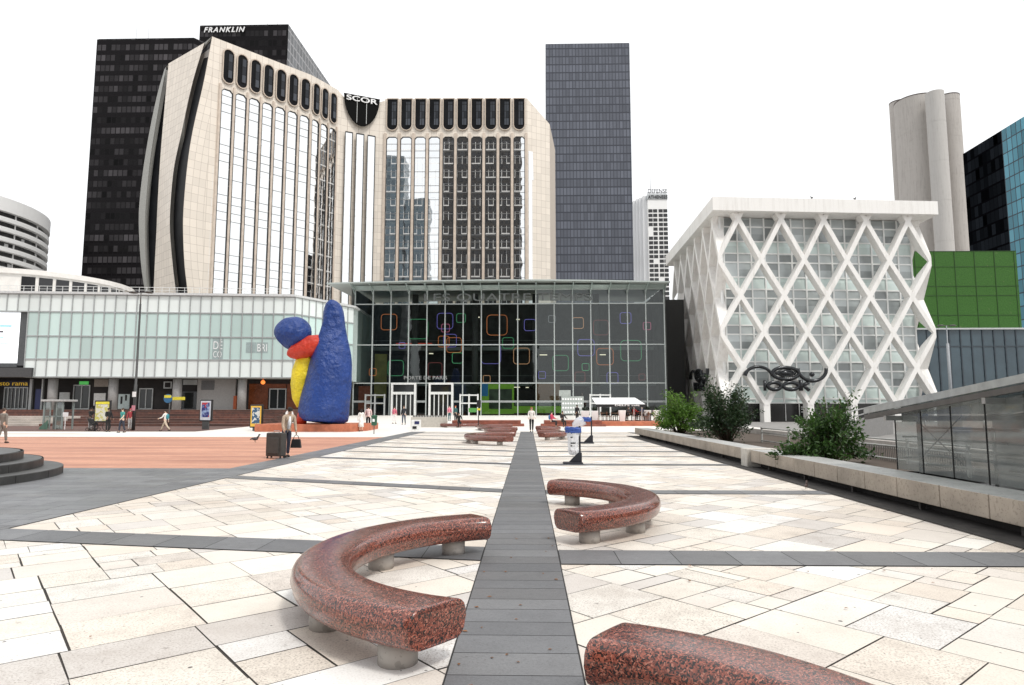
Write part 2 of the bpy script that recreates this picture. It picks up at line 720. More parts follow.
# dark grey stone: the strip, the cross bands and the band along the left edge
GREY = [(.175, .178, .186), (.155, .158, .166), (.19, .192, .198), (.168, .168, .172)]
band_m = slab_mat('grey_band_stone', .42, .35, .12, (.045, .045, .048))


def gtint(k=1.0):
    c = R.choice(GREY)
    k *= R.uniform(.88, 1.14)
    return tuple(x * k for x in c)


quads, under = [], []
y = -1.0
while y < 47:
    L = R.uniform(.26, .42)
    quads.append(([(SX - .435 + .004, y + .004), (SX + .435 - .004, y + .004), (SX + .435 - .004, y + L - .004), (SX - .435 + .004, y + L - .004)], .010, gtint()))
    y += L
under.append([(SX - .445, -1), (SX + .445, -1), (SX + .445, 47), (SX - .445, 47)])


def cross_band(x0, y0, x1, y1, w):
    n = max(1, int(abs(x1 - x0) / .62))
    for i in range(n):
        a, b = i / n, (i + 1) / n
        xa, xb = x0 + (x1 - x0) * a + .004, x0 + (x1 - x0) * b - .004
        ya, yb = y0 + (y1 - y0) * a, y0 + (y1 - y0) * b
        quads.append(([(xa, ya), (xb, yb), (xb, yb + w), (xa, ya + w)], .010, gtint()))
    under.append([(x0, y0 - .006), (x1, y1 - .006), (x1, y1 + w + .006), (x0, y0 + w + .006)])


for yl, yr, w in ((8.58, 7.36, .7), (16.0, 13.3, .55), (22.6, 19.8, .5), (29.2, 25.8, .45), (36.5, 33, .45)):
    cross_band(XL, yl, SX - .445, yr + .15, w)
    cross_band(SX + .445, yr, XR + .5, yr, w)
for yl, yr, w in ((26, 23.2, .2), (32.4, 29.3, .2), (41, 38.8, .3), (45, 43.5, .3)):
    cross_band(XL, yl, SX - .445, yr, w)
    cross_band(SX + .445, yr, XR + .5, yr, w)
# left band and the grey field in front of the round steps
yy = -1.0
row = 0
while yy < 62:
    h = .5
    x = XL
    off = R.uniform(.1, 1.2)
    left = -26 if yy < 18.3 else XL - 1.05
    first = True
    while x > left:
        w = off if first else R.choice([.8, 1.0, 1.25])
        first = False
        xe = max(x - w, left)
        quads.append(([(xe + .004, yy + .004), (x - .004, yy + .004), (x - .004, yy + h - .004), (xe + .004, yy + h - .004)], .010, gtint(1.12)))
        x = xe
    yy += h
under.append([(-26, -1), (XL, -1), (XL, 18.55), (-26, 18.55)])
under.append([(XL - 1.05, 18.55), (XL, 18.55), (XL, 62), (XL - 1.05, 62)])
mb = MB()
for u in under:
    mb.face([(p[0], p[1], .003) for p in u])
struct(mb.build('grey_paving_bed', plain('dark_joint', (.035, .034, .034), .9)))
slab_object('grey_band_paving', quads, band_m)

# terracotta brick square, the white path across it, the pale ramp towards the glass hall
terra = brick_ground('terracotta_paving', (.68, .355, .235), (.59, .28, .18), (.40, .23, .17), .22, .11, (.36, .16, .11))
sheet('brick_square', [(-95, 18.55), (XL - 1.05, 18.55), (XL - 1.05, 38.5), (-95, 38.5)], terra, .004)
white_m = plain('white_paving', (.80, .77, .72), .6, var=.08, scale=.4, fine=.12)
sheet('white_path', [(-95, 38.5), (XL - 1.05, 38.5), (XL - 1.05, 47), (-95, 47)], white_m, .006)
terra2 = brick_ground('dark_terracotta', (.20, .08, .055), (.12, .05, .038), (.12, .08, .065), .22, .11, (.05, .03, .025))
sheet('dark_brick_strip', [(-95, 47), (-19, 47), (-19, 61), (-95, 61)], terra2, .004)
mb = MB()
mb.face([(-24, 47, .006), (19, 47, .006), (19, 60, .15), (-24, 60, .15)])
mb.face([(-24, 60, .15), (19, 60, .15), (19, 92, .72), (-24, 92, .72)])
struct(mb.build('entrance_ramp', white_m))
grey_m = plain('terrace_grey', (.27, .26, .25), .8, var=.2, scale=.8, fine=.3)
sheet('side_terrace', [(XR + .7, -3), (60, -3), (60, 95), (19, 95), (19, 47), (XR + .7, 47)], grey_m, .002)

# brick steps up to the level of the shops
mb = MB()
for i in range(7):
    mb.box(-110, -25 - i * .3, 61 + i * 1.9, 92, -.1, .215 * (i + 1))
struct(mb.build('brick_steps', terra2))
tag_z = 1.5
mb = MB()
pale_s = plain('pale_step_stone', (.52, .47, .42), .8, var=.2, scale=.7, fine=.4)
x1_ = at(47, 420, 62).x
for i in range(4):
    mb.box(-105, x1_, 60.97 + i * 1.9, 61 + i * 1.9 + 1.6, .01 + .215 * i, .215 * (i + 1) + .005)
struct(mb.build('stone_steps', pale_s))
sheet('brick_line', [(-95, 42.2), (-28, 42.2), (-30, 42.9), (-95, 42.9)], terra, .010)
sheet('shop_terrace', [(-110, 74.6), (-27, 74.6), (-27, 92), (-110, 92)], plain('terrace_pale', (.42, .36, .32), .8, scale=.5), 1.51)

# ------------------------------------------------------------------ left: the long shop building
X_ = Vector((1, 0, 0))
UP = Vector((0, 0, 1))
alu = plain('grey_aluminium', (.42, .44, .44), .4, .3)
alu_w = plain('white_aluminium', (.72, .73, .72), .45)
alu_d = plain('dark_aluminium', (.10, .105, .11), .4, .3)
black = plain('black_paint', (.012, .012, .013), .45)
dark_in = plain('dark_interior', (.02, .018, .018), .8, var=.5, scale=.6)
conc = plain('concrete', (.40, .37, .34), .8, var=.2, scale=1.5, fine=.35)
conc_w = plain('white_concrete', (.78, .75, .71), .75, var=.07, scale=1.2, fine=.12)
frost_w = curtain('frosted_panels', 1.2, 30, .0, .0, (.80, .86, .845), (.7, .75, .74), rnd=.08, rough=.22, spec=.6, warp=.05)
frost_g = curtain('pale_green_panes', 1.2, 30, .0, .0, (.56, .71, .68), (.7, .75, .74), rnd=.15, rough=.12, spec=.7, warp=.05)

P0, P1, P2 = at(-118, 335, 74.0), at(294, 335, 78.5), at(353, 335, 87.5)
for p in (P0, P1, P2):
    p.z = 0
ZR = [5.35, 7.45, 10.2, 13.1, 15.2]      # sill, panel rows, top
mall = thing('shop_building', 'long low shop building clad in rows of pale green and white glass panels', 'building', (P1.x - 20, P1.y, 1.5))
glz, mul = MB(), MB()
segs = [(P0, P1, 38), (P1, P2, 9)]
for a, b, n in segs:
    d = (b - a) / n
    nrm = Vector((d.y, -d.x, 0)).normalized()
    for k in range(n):
        q0, q1 = a + d * k, a + d * (k + 1)
        for r in range(4):
            # the video screen sits in an opening of the two middle rows at the far left
            if (a is P0) and k < 13 and r in (0, 1, 2):
                continue
            glz.mi = 0 if r in (0, 3) else 1
            glz.quad(q0 + UP * ZR[r], q1 + UP * ZR[r], q1 + UP * ZR[r + 1], q0 + UP * ZR[r + 1], k * 1.2 + .01, r * 31)
        w = .10
        z0 = ZR[0] if not (a is P0 and k < 13) else ZR[3]
        mul.obox(q0 - d.normalized() * w / 2 + nrm * .12 + UP * z0, d.normalized() * w, -nrm * .15, UP * (ZR[4] - z0))
    for r, z in enumerate(ZR):
        s = a + d * 13 if (a is P0 and r < 3) else a
        mul.obox(s + UP * (z - .07) + nrm * .10, b - s, -nrm * .13, UP * .14)
# the mullions start at their own sill
glz.build('glass_panels', [frost_w, frost_g], mall)
mul.build('panel_frame', alu, mall)
NW = Vector(((P1 - P0).y, -(P1 - P0).x, 0)).normalized()
DW = (P1 - P0).normalized()
q13 = P0 + (P1 - P0) * (13 / 38)
back = -NW * 22
bo = MB()
for q, z0, z1 in ((q13, 5.28, 13.05), (P0, 13.05, 15.2)):
    ring = [q - NW * .06, P1 - NW * .06, P2 - X_ * .06, P2 + Vector((0, 12, 0)), q + back]
    bo.hull([p + UP * z0 for p in ring], [p + UP * z1 for p in ring])
bo.build('upper_wall', plain('panel_backing', (.45, .52, .50), .8), mall)
cp = MB()
cp.hull([P0 + UP * 15.22 + NW * .3, P1 + UP * 15.22 + NW * .3, P2 + UP * 15.22 + X_ * .3, P2 + UP * 15.22 + Vector((0, 12, 0)), P0 + back + UP * 15.22],
        [P0 + UP * 15.5 + NW * .3, P1 + UP * 15.5 + NW * .3, P2 + UP * 15.5 + X_ * .3, P2 + UP * 15.5 + Vector((0, 12, 0)), P0 + back + UP * 15.5])
cp.build('roof', plain('roof_metal', (.62, .63, .63), .5), mall)
rl = MB()
for k in range(54):
    q = P0 + (P1 - P0) * (k / 53) - NW * .4 + UP * 15.5
    rl.bar(q, q + UP * .75, .04, .04)
rl.bar(P0 - NW * .4 + UP * 16.25, P1 - NW * .4 + UP * 16.25, .05, .05)
rl.bar(P0 - NW * .4 + UP * 15.9, P1 - NW * .4 + UP * 15.9, .03, .03)
rl.build('roof_railing', alu_w, mall)


def wallpt(px, setback=0.0, z=0.0, py=395):
    """A point on the shop building's front (or a parallel plane behind it) seen at this pixel column."""
    v = on_plane(px, py, P0 - NW * setback, NW)
    return Vector((v.x, v.y, z))


SB = 3.0
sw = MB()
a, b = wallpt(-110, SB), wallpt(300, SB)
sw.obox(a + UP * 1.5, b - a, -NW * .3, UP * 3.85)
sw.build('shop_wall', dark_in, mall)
for px in (52.5, 113, 177, 242, -20, -70):       # round columns along the arcade
    mb = MB()
    mb.cyl(wallpt(px, 1.2), .52, 1.5, 5.3, 20)
    mb.build('column', plain('column_grey', (.34, .335, .33), .7, fine=.2), mall)


def shop_panel(name, px0, px1, z0, z1, m, depth=.12, sb=SB):
    a, b = wallpt(px0, sb), wallpt(px1, sb)
    mb = MB()
    mb.obox(a + UP * z0, b - a, NW * depth, UP * (z1 - z0))
    return mb.build(name, m, mall)


def shop_door(px0, px1, ztop=4.1, leaves=2, m=alu, z0=1.53):
    a, b = wallpt(px0, SB) + NW * .04, wallpt(px1, SB) + NW * .04
    fr = MB()
    w = .1
    d = (b - a)
    dn = d.normalized()
    for i in range(leaves + 1):
        q = a + d * (i / leaves)
        fr.obox(q - dn * w / 2 + UP * z0, dn * w, NW * .12, UP * (ztop - z0))
    fr.obox(a - dn * w / 2 + UP * ztop, d + dn * w, NW * .12, UP * .12)
    fr.obox(a + dn * w / 2 + UP * z0, d - dn * w, NW * .1, UP * .14)
    o = fr.build('door', m, mall)
    gl = MB()
    gl.quad(a + UP * z0 + NW * .02, b + UP * z0 + NW * .02, b + UP * ztop + NW * .02, a + UP * ztop + NW * .02)
    gl.build('glass', plain('door_glass', (.02, .022, .022), .06), o)
    return o


shop_door(5, 12.5), shop_door(12.5, 20), shop_door(20, 28)
shop_panel('shopfront_panel', -110, 28.5, 4.25, 5.0, plain('navy_fascia', (.02, .02, .045), .5))
shop_panel('shopfront_panel', 30.5, 33, 1.5, 5.2, alu, .3)
shop_panel('shopfront_panel', 36, 41.5, 1.55, 4.0, plain('navy_panel', (.02, .03, .13), .4))
shop_panel('shopfront_panel', 42.5, 44, 1.5, 5.2, alu, .3)
shop_panel('shopfront_panel', 60, 70, 2.7, 3.6, plain('pale_panel', (.55, .57, .57), .5))
shop_door(74, 90, 4.4)
shop_panel('shop_light', 79, 88, 4.55, 4.95, plain('green_light', (.05, .25, .06), .5, emit=.35, ecol=(.1, .6, .12)))
shop_panel('shopfront_panel', 94, 108, 4.3, 5.2, plain('tan_panel', (.30, .27, .24), .6))
shop_panel('shopfront_panel', 94.5, 106, 2.0, 3.5, alu_w)
shop_panel('shopfront_panel', 119, 130, 1.6, 3.4, plain('aqua_white_panel', (.62, .72, .72), .4))
shop_panel('shopfront_panel', 121.5, 123.2, 2.2, 3.1, black, .16)
shop_panel('shopfront_panel', 126, 127.6, 2.6, 3.3, black, .16)
shop_door(140, 153, 4.0, 2)
shop_panel('window', 163.5, 171.5, 4.1, 4.95, alu)
shop_panel('window_pane', 164.8, 170.4, 4.22, 4.83, dark_in, .16)
shop_panel('shopfront_panel', 183, 197, 4.55, 5.2, alu)
shop_door(183, 197, 3.6, 1, alu_d)
shop_panel('shop_wall_render', 198, 236, 1.5, 5.25, plain('render_grey', (.36, .355, .35), .8, var=.1, fine=.15), .3)
lv = MB()
for i in range(9):
    a, b = wallpt(201, SB - .32), wallpt(214, SB - .32)
    lv.obox(a + UP * (3.95 + i * .13), b - a, NW * .06, UP * .07)
lv.build('louvre', alu_d, mall)
shop_panel('shopfront_panel', 234.5, 237.5, 1.55, 3.2, plain('orange_panel', (.45, .10, .03), .5), .34)
# the warm lit restaurant at the right end
shop_panel('shop_window', 249, 268, 1.6, 4.7, plain('red_lit_room', (.05, .018, .01), .2, var=.9, scale=1.6, emit=.06, ecol=(.6, .15, .04)), .08)
shop_door(270, 286, 4.0, 2)
shop_panel('shop_window', 287, 300, 1.6, 4.7, MATS['red_lit_room'], .08)
shop_panel('shop_window', 268.2, 286, 4.15, 4.7, MATS['red_lit_room'], .1)
for px in (262.5, 293):
    mb = MB()
    mb.ball(wallpt(px, 1.8, 4.85), .26)
    mb.bar(wallpt(px, 1.8, 5.05), wallpt(px, 1.8, 5.3), .03, .03)
    mb.build('lamp', plain('orange_lamp', (.8, .2, .05), .4, emit=1.1, ecol=(1, .22, .04)), mall)
gold = plain('yellow_letters', (.55, .36, .03), .5, emit=.25, ecol=(.8, .5, .05))
a = wallpt(-8, SB - .14, 4.42)
sg = text('shop_sign', 'casto rama', gold, a, DW, UP, (wallpt(27, SB - .14) - a).xy.length, .42)
tag(sg, 'yellow lettered shop sign above the glass doors at the left edge', 'sign')
# lettering hung inside the upper windows
gw = plain('grey_window_film', (.34, .42, .42), .3)
for px0, px1, z0, z1 in ((212.5, 223.5, 7.55, 10.05), (246, 256, 8.3, 9.6), (256.5, 268, 8.3, 9.6)):
    a, b = wallpt(px0, -.012, z0, 345), wallpt(px1, -.012, z0, 345)
    mb = MB()
    mb.quad(a, b, b + UP * (z1 - z0), a + UP * (z1 - z0))
    mb.build('window_film', gw, mall)
wl = plain('white_letters', (.85, .87, .87), .5)
for s, px0, px1, z0, z1 in (('DÉ', 213.5, 222.5, 8.75, 9.95), ('CO', 213.5, 222, 7.75, 8.5), ('BRI', 257.5, 267, 8.5, 9.4)):
    a = wallpt(px0, -.03, z0, 345)
    text('window_lettering', s, wl, a, DW, UP, (wallpt(px1, -.03, 0, 345) - a).xy.length, z1 - z0, .004, mall)

# video screen in its dark opening
scr = thing('video_screen', 'large lit white video screen set in the dark opening at far left', 'screen', wallpt(-10, 0, 7.3))
mb = MB()
mb.obox(wallpt(-110, 1.4, 5.3), q13 - P0, -NW * .3, UP * 7.8)
mb.build('opening_wall', dark_in, mall)
mb = MB()
a, b = wallpt(-80, .5, 7.0, 335), wallpt(19.5, .5, 7.0, 335)
mb.obox(a, b - a, -NW * .3, UP * 6.0)
mb.build('screen_face', plain('lit_screen', (.6, .62, .63), .3, var=.02, emit=1.1, ecol=(.95, .97, 1)), scr)
tx = MB()
for px0, px1, z0, z1, mi in ((-20, 11, 11.3, 11.5, 0), (-20, 3, 10.6, 10.8, 1), (-20, 4, 9.9, 10.05, 0), (-20, 9.5, 9.2, 9.32, 0)):
    tx.mi = mi
    a, b = wallpt(px0, .46, z0, 335), wallpt(px1, .46, z0, 335)
    tx.obox(a, b - a, -NW * .03, UP * (z1 - z0))
tx.build('screen_text', [plain('screen_blue', (.2, .5, .7), .4, emit=.25, ecol=(.25, .6, .85)), black], scr)
mb = MB()
for a, b, z0, z1 in ((19.2, 27, 6.7, 13.1), (-90, 19, 6.5, 6.95), (-90, 19, 13.02, 13.1)):
    p, q = wallpt(a, .3, z0, 335), wallpt(b, .3, z0, 335)
    mb.obox(p, q - p, -NW * .3, UP * (z1 - z0))
mb.build('screen_housing', alu_d, scr)
mb = MB()
a, b = wallpt(-90, -.4, 5.3), wallpt(29.5, -.4, 5.3)
mb.obox(a, b - a, -NW * 1.6, UP * 1.1)
mb.build('ledge', plain('dark_grey_metal', (.07, .07, .072), .5), mall)

# white drum on the roof
drum = thing('roof_pavilion', 'low white round pavilion with dark windows on the shop building roof', 'building', (-62, 98, 15.5))
mb = MB()
c = at(40, 282, 99)
c.z = 0
DR = 12.6
prof = [(DR, 15.5), (DR, 20.2), (DR + .3, 20.2), (DR + .3, 20.9), (DR - .4, 21.0), (.01, 21.0)]
mb.lathe(c, prof, 72, False)
mb.build('drum_wall', conc_w, drum)
for a0 in list(range(-62, 12, 9)) + list(range(-150, -131, 6)):
    a1, a2 = rad(a0), rad(a0 + (7.2 if a0 > -100 else 4.8))
    mb = MB()
    k = DR + .06
    mb.quad(c + Vector((k * math.cos(a1), k * math.sin(a1), 16.2)), c + Vector((k * math.cos(a2), k * math.sin(a2), 17.9)),
            c + Vector((k * math.cos(a2), k * math.sin(a2), 19.9)), c + Vector((k * math.cos(a1), k * math.sin(a1), 19.9)))
    mb.build('window', plain('window_dark', (.02, .02, .022), .15), drum)

# ------------------------------------------------------------------ centre: the glass hall
HY = 90.0


def hp(px, py, Y=HY):
    return at(px, py, Y)


xl, xr = hp(353, 400).x, hp(666, 400).x
BAY = (xr - xl) / 17
HZ_ = [.6, 5.1, 10.4, 16.1, 18.1]          # ground, door-head rail, middle rail, upper rail, top
hall = thing('glass_hall', 'tall dark glass entrance hall with coloured neon squares on its front', 'building', ((xl + xr) / 2, HY, .6))
mb = MB()
for r in range(4):
    for i in range(17):
        if r == 0 and i in (2, 4):
            continue
        tilt = R.uniform(-.012, .012)
        mb.quad((xl + i * BAY, HY + tilt, HZ_[r]), (xl + (i + 1) * BAY, HY - tilt, HZ_[r]), (xl + (i + 1) * BAY, HY - tilt, HZ_[r + 1]), (xl + i * BAY, HY + tilt, HZ_[r + 1]))
mb.build('glass_front', glass_mat('hall_glass', (.46, .52, .51), .02, .015, .1), hall)
mb = MB()
mw = plain('mullion_grey', (.46, .50, .49), .4, .2)
for i in range(18):
    x = xl + i * BAY
    mb.box(x - .07, x + .07, HY - .16, HY + .12, .6, 18.1)
for z in HZ_[1:]:
    for i in range(17):
        mb.box(xl + i * BAY + .07, xl + (i + 1) * BAY - .07, HY - .12, HY + .08, z - .07, z + .07)
mb.build('mullions', mw, hall)
# lean glass canopy roof with its steel arms
mb = MB()
n = 24
x0, x1 = xl - 3.2, xr + .3
for i in range(n):
    a, b = x0 + (x1 - x0) * i / n, x0 + (x1 - x0) * (i + 1) / n
    rise = lambda x: .35 * math.sin(math.pi * (x - x0) / (x1 - x0))
    mb.hull([(a, HY - 3, 18.45 + rise(a)), (b, HY - 3, 18.45 + rise(b)), (b, HY + 18, 19.2 + rise(b)), (a, HY + 18, 19.2 + rise(a))],
            [(a, HY - 3, 18.62 + rise(a)), (b, HY - 3, 18.62 + rise(b)), (b, HY + 18, 19.4 + rise(b)), (a, HY + 18, 19.4 + rise(a))])
mb.build('roof', plain('canopy_metal', (.45, .50, .48), .35, .1), hall)
mb = MB()
mb.quad((xl, HY - .02, 18.1), (xr, HY - .02, 18.1), (xr, HY - 1.4, 18.5), (xl, HY - 1.4, 18.5))
for i in range(18):
    x = xl + i * BAY
    mb.bar((x, HY, 18.05), (x, HY - 2.7, 18.5), .14, .18)
    mb.bar((x, HY - .1, 17.3), (x, HY - 2.2, 18.4), .08, .08)
mb.build('canopy_arms', plain('canopy_green_grey', (.36, .43, .41), .4, .2), hall)
# inside: dark floors, back wall, shop fronts
mb = MB()
mb.box(xl - .5, xr + .2, HY + 14, HY + 14.4, .6, 18.4)
mb.box(xl - .6, xl - .3, HY + .2, HY + 14, .6, 18.4)
mb.box(xr, xr + .3, HY + .2, HY + 14, .6, 18.4)
mb.box(xl - .3, xr, HY + .2, HY + 14, .3, .62)
mb.box(xl - .3, xr, HY + 6, HY + 14, 5.0, 5.4)
mb.box(xl - .3, xr, HY + 7, HY + 14, 10.3, 10.7)
mb.build('interior', plain('hall_interior', (.10, .105, .10), .7, var=.5, scale=.4), hall)
mb = MB()
for x in [xl + BAY * k for k in (3, 6.5, 10, 13.5)]:
    mb.cyl((x, HY + 5, 0), .45, .62, 18.3, 14)
mb.build('inner_columns', plain('inner_column', (.16, .16, .155), .6), hall)


def inner_panel(name, px0, px1, py0, py1, Y, m, th=.15):
    a, b = hp(px0, py1, Y), hp(px1, py0, Y)
    mb = MB()
    mb.box(a.x, b.x, Y, Y + th, max(a.z, .64), b.z)
    return mb.build(name, m, hall)


green_l = plain('green_shopfront', (.16, .34, .04), .5, var=.35, scale=.6, emit=.25, ecol=(.3, .6, .06))
inner_panel('shopfront', 480, 514, 384, 414, 92.5, green_l)
inner_panel('shop_window', 489, 512, 389, 409, 92.3, plain('shop_glass_grey', (.10, .13, .09), .3, var=.5, scale=.7))
inner_panel('shopfront', 514, 566, 406, 413, 92.5, green_l)
inner_panel('shop_sign_band', 481, 488, 383, 396, 92.3, plain('blue_band', (.03, .12, .30), .5, emit=.2, ecol=(.05, .3, .6)))
inner_panel('shop_window', 516, 536, 389, 401, 93, dark_in)
inner_panel('shop_counter', 515, 566, 402, 405.5, 92.3, plain('pale_grey_sign', (.35, .37, .36), .5))
inner_panel('shop_wall', 537, 560, 383, 402, 93.5, plain('brown_wall', (.22, .12, .07), .6, emit=.08, ecol=(.5, .25, .1)))
inner_panel('shopfront', 353, 372, 386, 410, 94, plain('red_brown_room', (.16, .06, .04), .5, var=.6, scale=.8, emit=.1, ecol=(.6, .15, .06)))
inner_panel('wall_panel', 374, 387, 354, 398, 95, plain('ochre_panel', (.22, .20, .05), .5, var=.5, scale=.5, emit=.05, ecol=(.5, .45, .1)))
inner_panel('shop_window', 590, 650, 386, 398, 93, plain('cool_dark', (.06, .07, .075), .3, var=.5))
inner_panel('shop_window', 452, 478, 386, 412, 93, plain('cool_dark2', (.05, .06, .05), .3, var=.5))
inner_panel('light_strip', 396, 432, 343, 344, 96, plain('red_strip', (.5, .05, .03), .5, emit=.4, ecol=(.9, .1, .05)))


mb = MB()
for z, yy in ((5.42, 6), (10.72, 7)):
    mb.box(xl - .2, xr - .1, HY + yy - .12, HY + yy - .02, z - .5, z + .05)
    mb.box(xl - .2, xr - .1, HY + yy - .1, HY + yy - .05, z + .95, z + 1.02)
mb.build('gallery_edge', plain('gallery_grey', (.30, .32, .31), .5), hall)
for i in range(11):
    mb = MB()
    x, z, yy = R.uniform(xl + 1, xr - 1), R.choice([4.75, 4.75, 9.9, 15.5]), R.uniform(8, 12)
    mb.box(x, x + R.uniform(.3, 1.2), HY + yy, HY + yy + .3, z, z + .12)
    mb.build('added_glow_box', plain('added_glow_warm', (.6, .55, .45), .5, emit=1.3, ecol=(1, .88, .65)), hall)  # small glowing boxes added to break up the dark hall interior


def neon(cx, cy, s, m):
    k = HY / 655.0
    c = at(cx, cy, HY + .35)
    h = s * k / 2
    r = h * .38
    pts = []
    for qx, qz, a0 in ((h - r, h - r, 0), (-h + r, h - r, 90), (-h + r, -h + r, 180), (h - r, -h + r, 270)):
        for j in range(5):
            a = rad(a0 + j * 22.5)
            pts.append(c + Vector((qx + r * math.cos(a), 0, qz + r * math.sin(a))))
    pts.append(pts[0])
    mb = MB()
    mb.tube(pts, .042, 5, False)
    return mb.build('neon_square', m, hall)


def nm(name, c, e=.5):
    return plain('neon_' + name, tuple(x * .5 for x in c), .4, emit=e, ecol=c)


N = {'o': nm('orange', (1, .30, .10)), 'g': nm('green', (.13, .55, .25)), 'p': nm('purple', (.30, .25, .85)), 'k': nm('pink', (.8, .2, .35)),
     'w': nm('grey', (.35, .35, .36), .5), 'd': nm('dark_red', (.3, .07, .07), .5), 't': nm('tan', (.75, .38, .2), .7)}
for cx, cy, s, k in ((389, 322, 16, 'o'), (418, 329, 20, 'g'), (445, 321, 16, 'p'), (461, 318, 9, 'g'), (445.5, 328, 8, 'k'), (443.7, 341.5, 11, 'o'),
                     (450, 340.6, 13, 'p'), (454, 345, 15, 'o'), (457.4, 358, 10.5, 'g'), (402, 345.5, 6, 'p'), (395.7, 368, 15.5, 'g'), (372.7, 372, 7, 'o'),
                     (497, 325, 20.5, 'o'), (508, 343, 11, 'g'), (491, 354, 19.5, 'p'), (486.7, 379, 7, 't'), (435, 369.6, 14, 'd'), (530, 325, 11.5, 'p'),
                     (552, 319, 7, 'w'), (578, 323, 11, 't'), (521.5, 356, 16, 't'), (586, 347.6, 16.5, 'p'), (605, 356.6, 16.5, 'o'), (560.6, 363, 15.5, 'g'),
                     (585.6, 367, 7, 'g'), (542, 375, 7, 'p'), (612.5, 378, 11, 'p'), (625.6, 318, 11, 'p'), (647, 326, 7.5, 'k'), (631, 350.6, 20.5, 'g'),
                     (601, 327.5, 15, 'd'), (580, 377, 10, 'd'), (642, 377, 6, 'd')):
    neon(cx, cy, s, N[k])
sgm = plain('sign_steel', (.15, .165, .165), .5)
a, b = hp(424, 302.5, HY - .2), hp(592, 293, HY - .2)
sg = text('facade_lettering', 'LES QUATRE TEMPS', sgm, a, X_, UP, b.x - a.x, b.z - a.z, .06)
tag(sg, 'row of big grey steel letters on the top panes of the dark glass hall', 'sign')
a, b = hp(404, 379.5, HY - .2), hp(447, 376, HY - .2)
sg = text('entrance_lettering', 'PORTE DE PARIS', plain('letter_grey', (.30, .31, .31), .5), a, X_, UP, b.x - a.x, b.z - a.z, .02)
tag(sg, 'small grey letters above the two pale framed entrance doors of the glass hall', 'sign')
# entrances
for px0, px1, ztop in ((392.5, 415.5, 4.9), (430, 452.5, 4.9)):
    fr = MB()
    x0, x1 = hp(px0, 400).x, hp(px1, 400).x
    y0 = HY - .55
    for x in (x0, x1):
        fr.box(x - .13, x + .13, y0, y0 + .8, .55, ztop)
    fr.box(x0 - .13, x1 + .13, y0, y0 + .8, ztop, ztop + .25)
    fr.box(x0 + .13, x1 - .13, y0 + .1, y0 + .5, 3.55, 3.9)
    for k in range(1, 5):
        x = x0 + (x1 - x0) * k / 5
        fr.box(x - .06, x + .06, y0 + .2, y0 + .4, .62, 3.55)
    d = fr.build('door', alu_w, hall)
    mb = MB()
    mb.quad((x0 + .13, y0 + .32, .65), (x1 - .13, y0 + .32, .65), (x1 - .13, y0 + .32, ztop), (x0 + .13, y0 + .32, ztop))
    mb.build('glass', plain('door_glass', (.02, .022, .022), .06), d)
for px0, px1 in ((366, 385), (460.5, 478), (590, 610)):
    fr = MB()
    x0, x1 = hp(px0, 400).x, hp(px1, 400).x
    y0 = HY - .4
    xs = [x0, (x0 + x1) / 2, x1]
    for x in xs:
        fr.box(x - .1, x + .1, y0, y0 + .22, .55, 3.6)
    for a, b in zip(xs, xs[1:]):
        for z in (2.35, 3.45):
            fr.box(a + .1, b - .1, y0 + .02, y0 + .2, z - .09, z + .09)
    fr.build('door', alu_w if px0 > 400 else alu, hall)
mb = MB()
for i in range(17):
    if i not in (1, 2, 4, 6, 13):
        mb.box(xl + i * BAY + .07, xl + (i + 1) * BAY - .07, HY - .1, HY + .05, 2.45, 2.72)
mb.build('hand_rail', plain('rail_grey', (.30, .32, .32), .4), hall)

mb = MB()
mb.box(xr + .35, xr + 4.2, HY + 6, HY + 24, 0, 17.6)
mb.build('side_wall', plain('dark_side_wall', (.035, .035, .034), .7), hall)

# ------------------------------------------------------------------ behind: the concave office building with mirror columns
cream_tile = curtain('cream_tiles', 1.24, 1.64, .06, .06, (.75, .68, .595), (.48, .42, .36), rnd=.06, rough=.45)
mirror_m, nt, b = new_mat('mirror_glass')
MATS['mirror_glass'] = mirror_m
uu, vv, fu, fv, cu_, cv_ = uv_cells(nt, 1.15, 3.4)
rr = wnoise(nt, cu_, cv_)
sp = mth(nt, 'LESS_THAN', fv, .42)
colg = mixc(nt, sp, mixc(nt, rr, (.02, .022, .024), (.06, .062, .065)), (.028, .026, .025))
frm = mth(nt, 'MULTIPLY', mth(nt, 'SUBTRACT', 1.0, sp), mth(nt, 'MAXIMUM', mth(nt, 'LESS_THAN', fu, .10), mth(nt, 'MULTIPLY', mth(nt, 'LESS_THAN', fv, .50), mth(nt, 'GREATER_THAN', rr, .25))))
colg = mixc(nt, frm, colg, (.80, .79, .77))
nt.links.new(colg, b.inputs['Base Color'])
b.inputs['Roughness'].default_value = .35
gl = nd(nt, 'ShaderNodeBsdfGlossy')
gl.inputs['Roughness'].default_value = .015
gl.inputs['Color'].default_value = (.97, .985, .99, 1)
wv = noise(nt, wpos(nt), .22, 2)
bn = nd(nt, 'ShaderNodeBump')
bn.inputs['Strength'].default_value = .08
bn.inputs['Distance'].default_value = .12
nt.links.new(mth(nt, 'ADD', wv, mth(nt, 'MULTIPLY', rr, .12)), bn.inputs['Height'])
nt.links.new(bn.outputs[0], gl.inputs['Normal'])
ms = nd(nt, 'ShaderNodeMixShader')
nt.links.new(mth(nt, 'SUBTRACT', .80, mth(nt, 'MULTIPLY', frm, .45)), ms.inputs[0])
nt.links.new(b.outputs[0], ms.inputs[1])
nt.links.new(gl.outputs[0], ms.inputs[2])
nt.links.new(ms.outputs[0], nt.nodes['Material Output'].inputs['Surface'])
slot_m = plain('slot_black', (.007, .0075, .009), .5, scale=.3, var=.5, spec=.1)

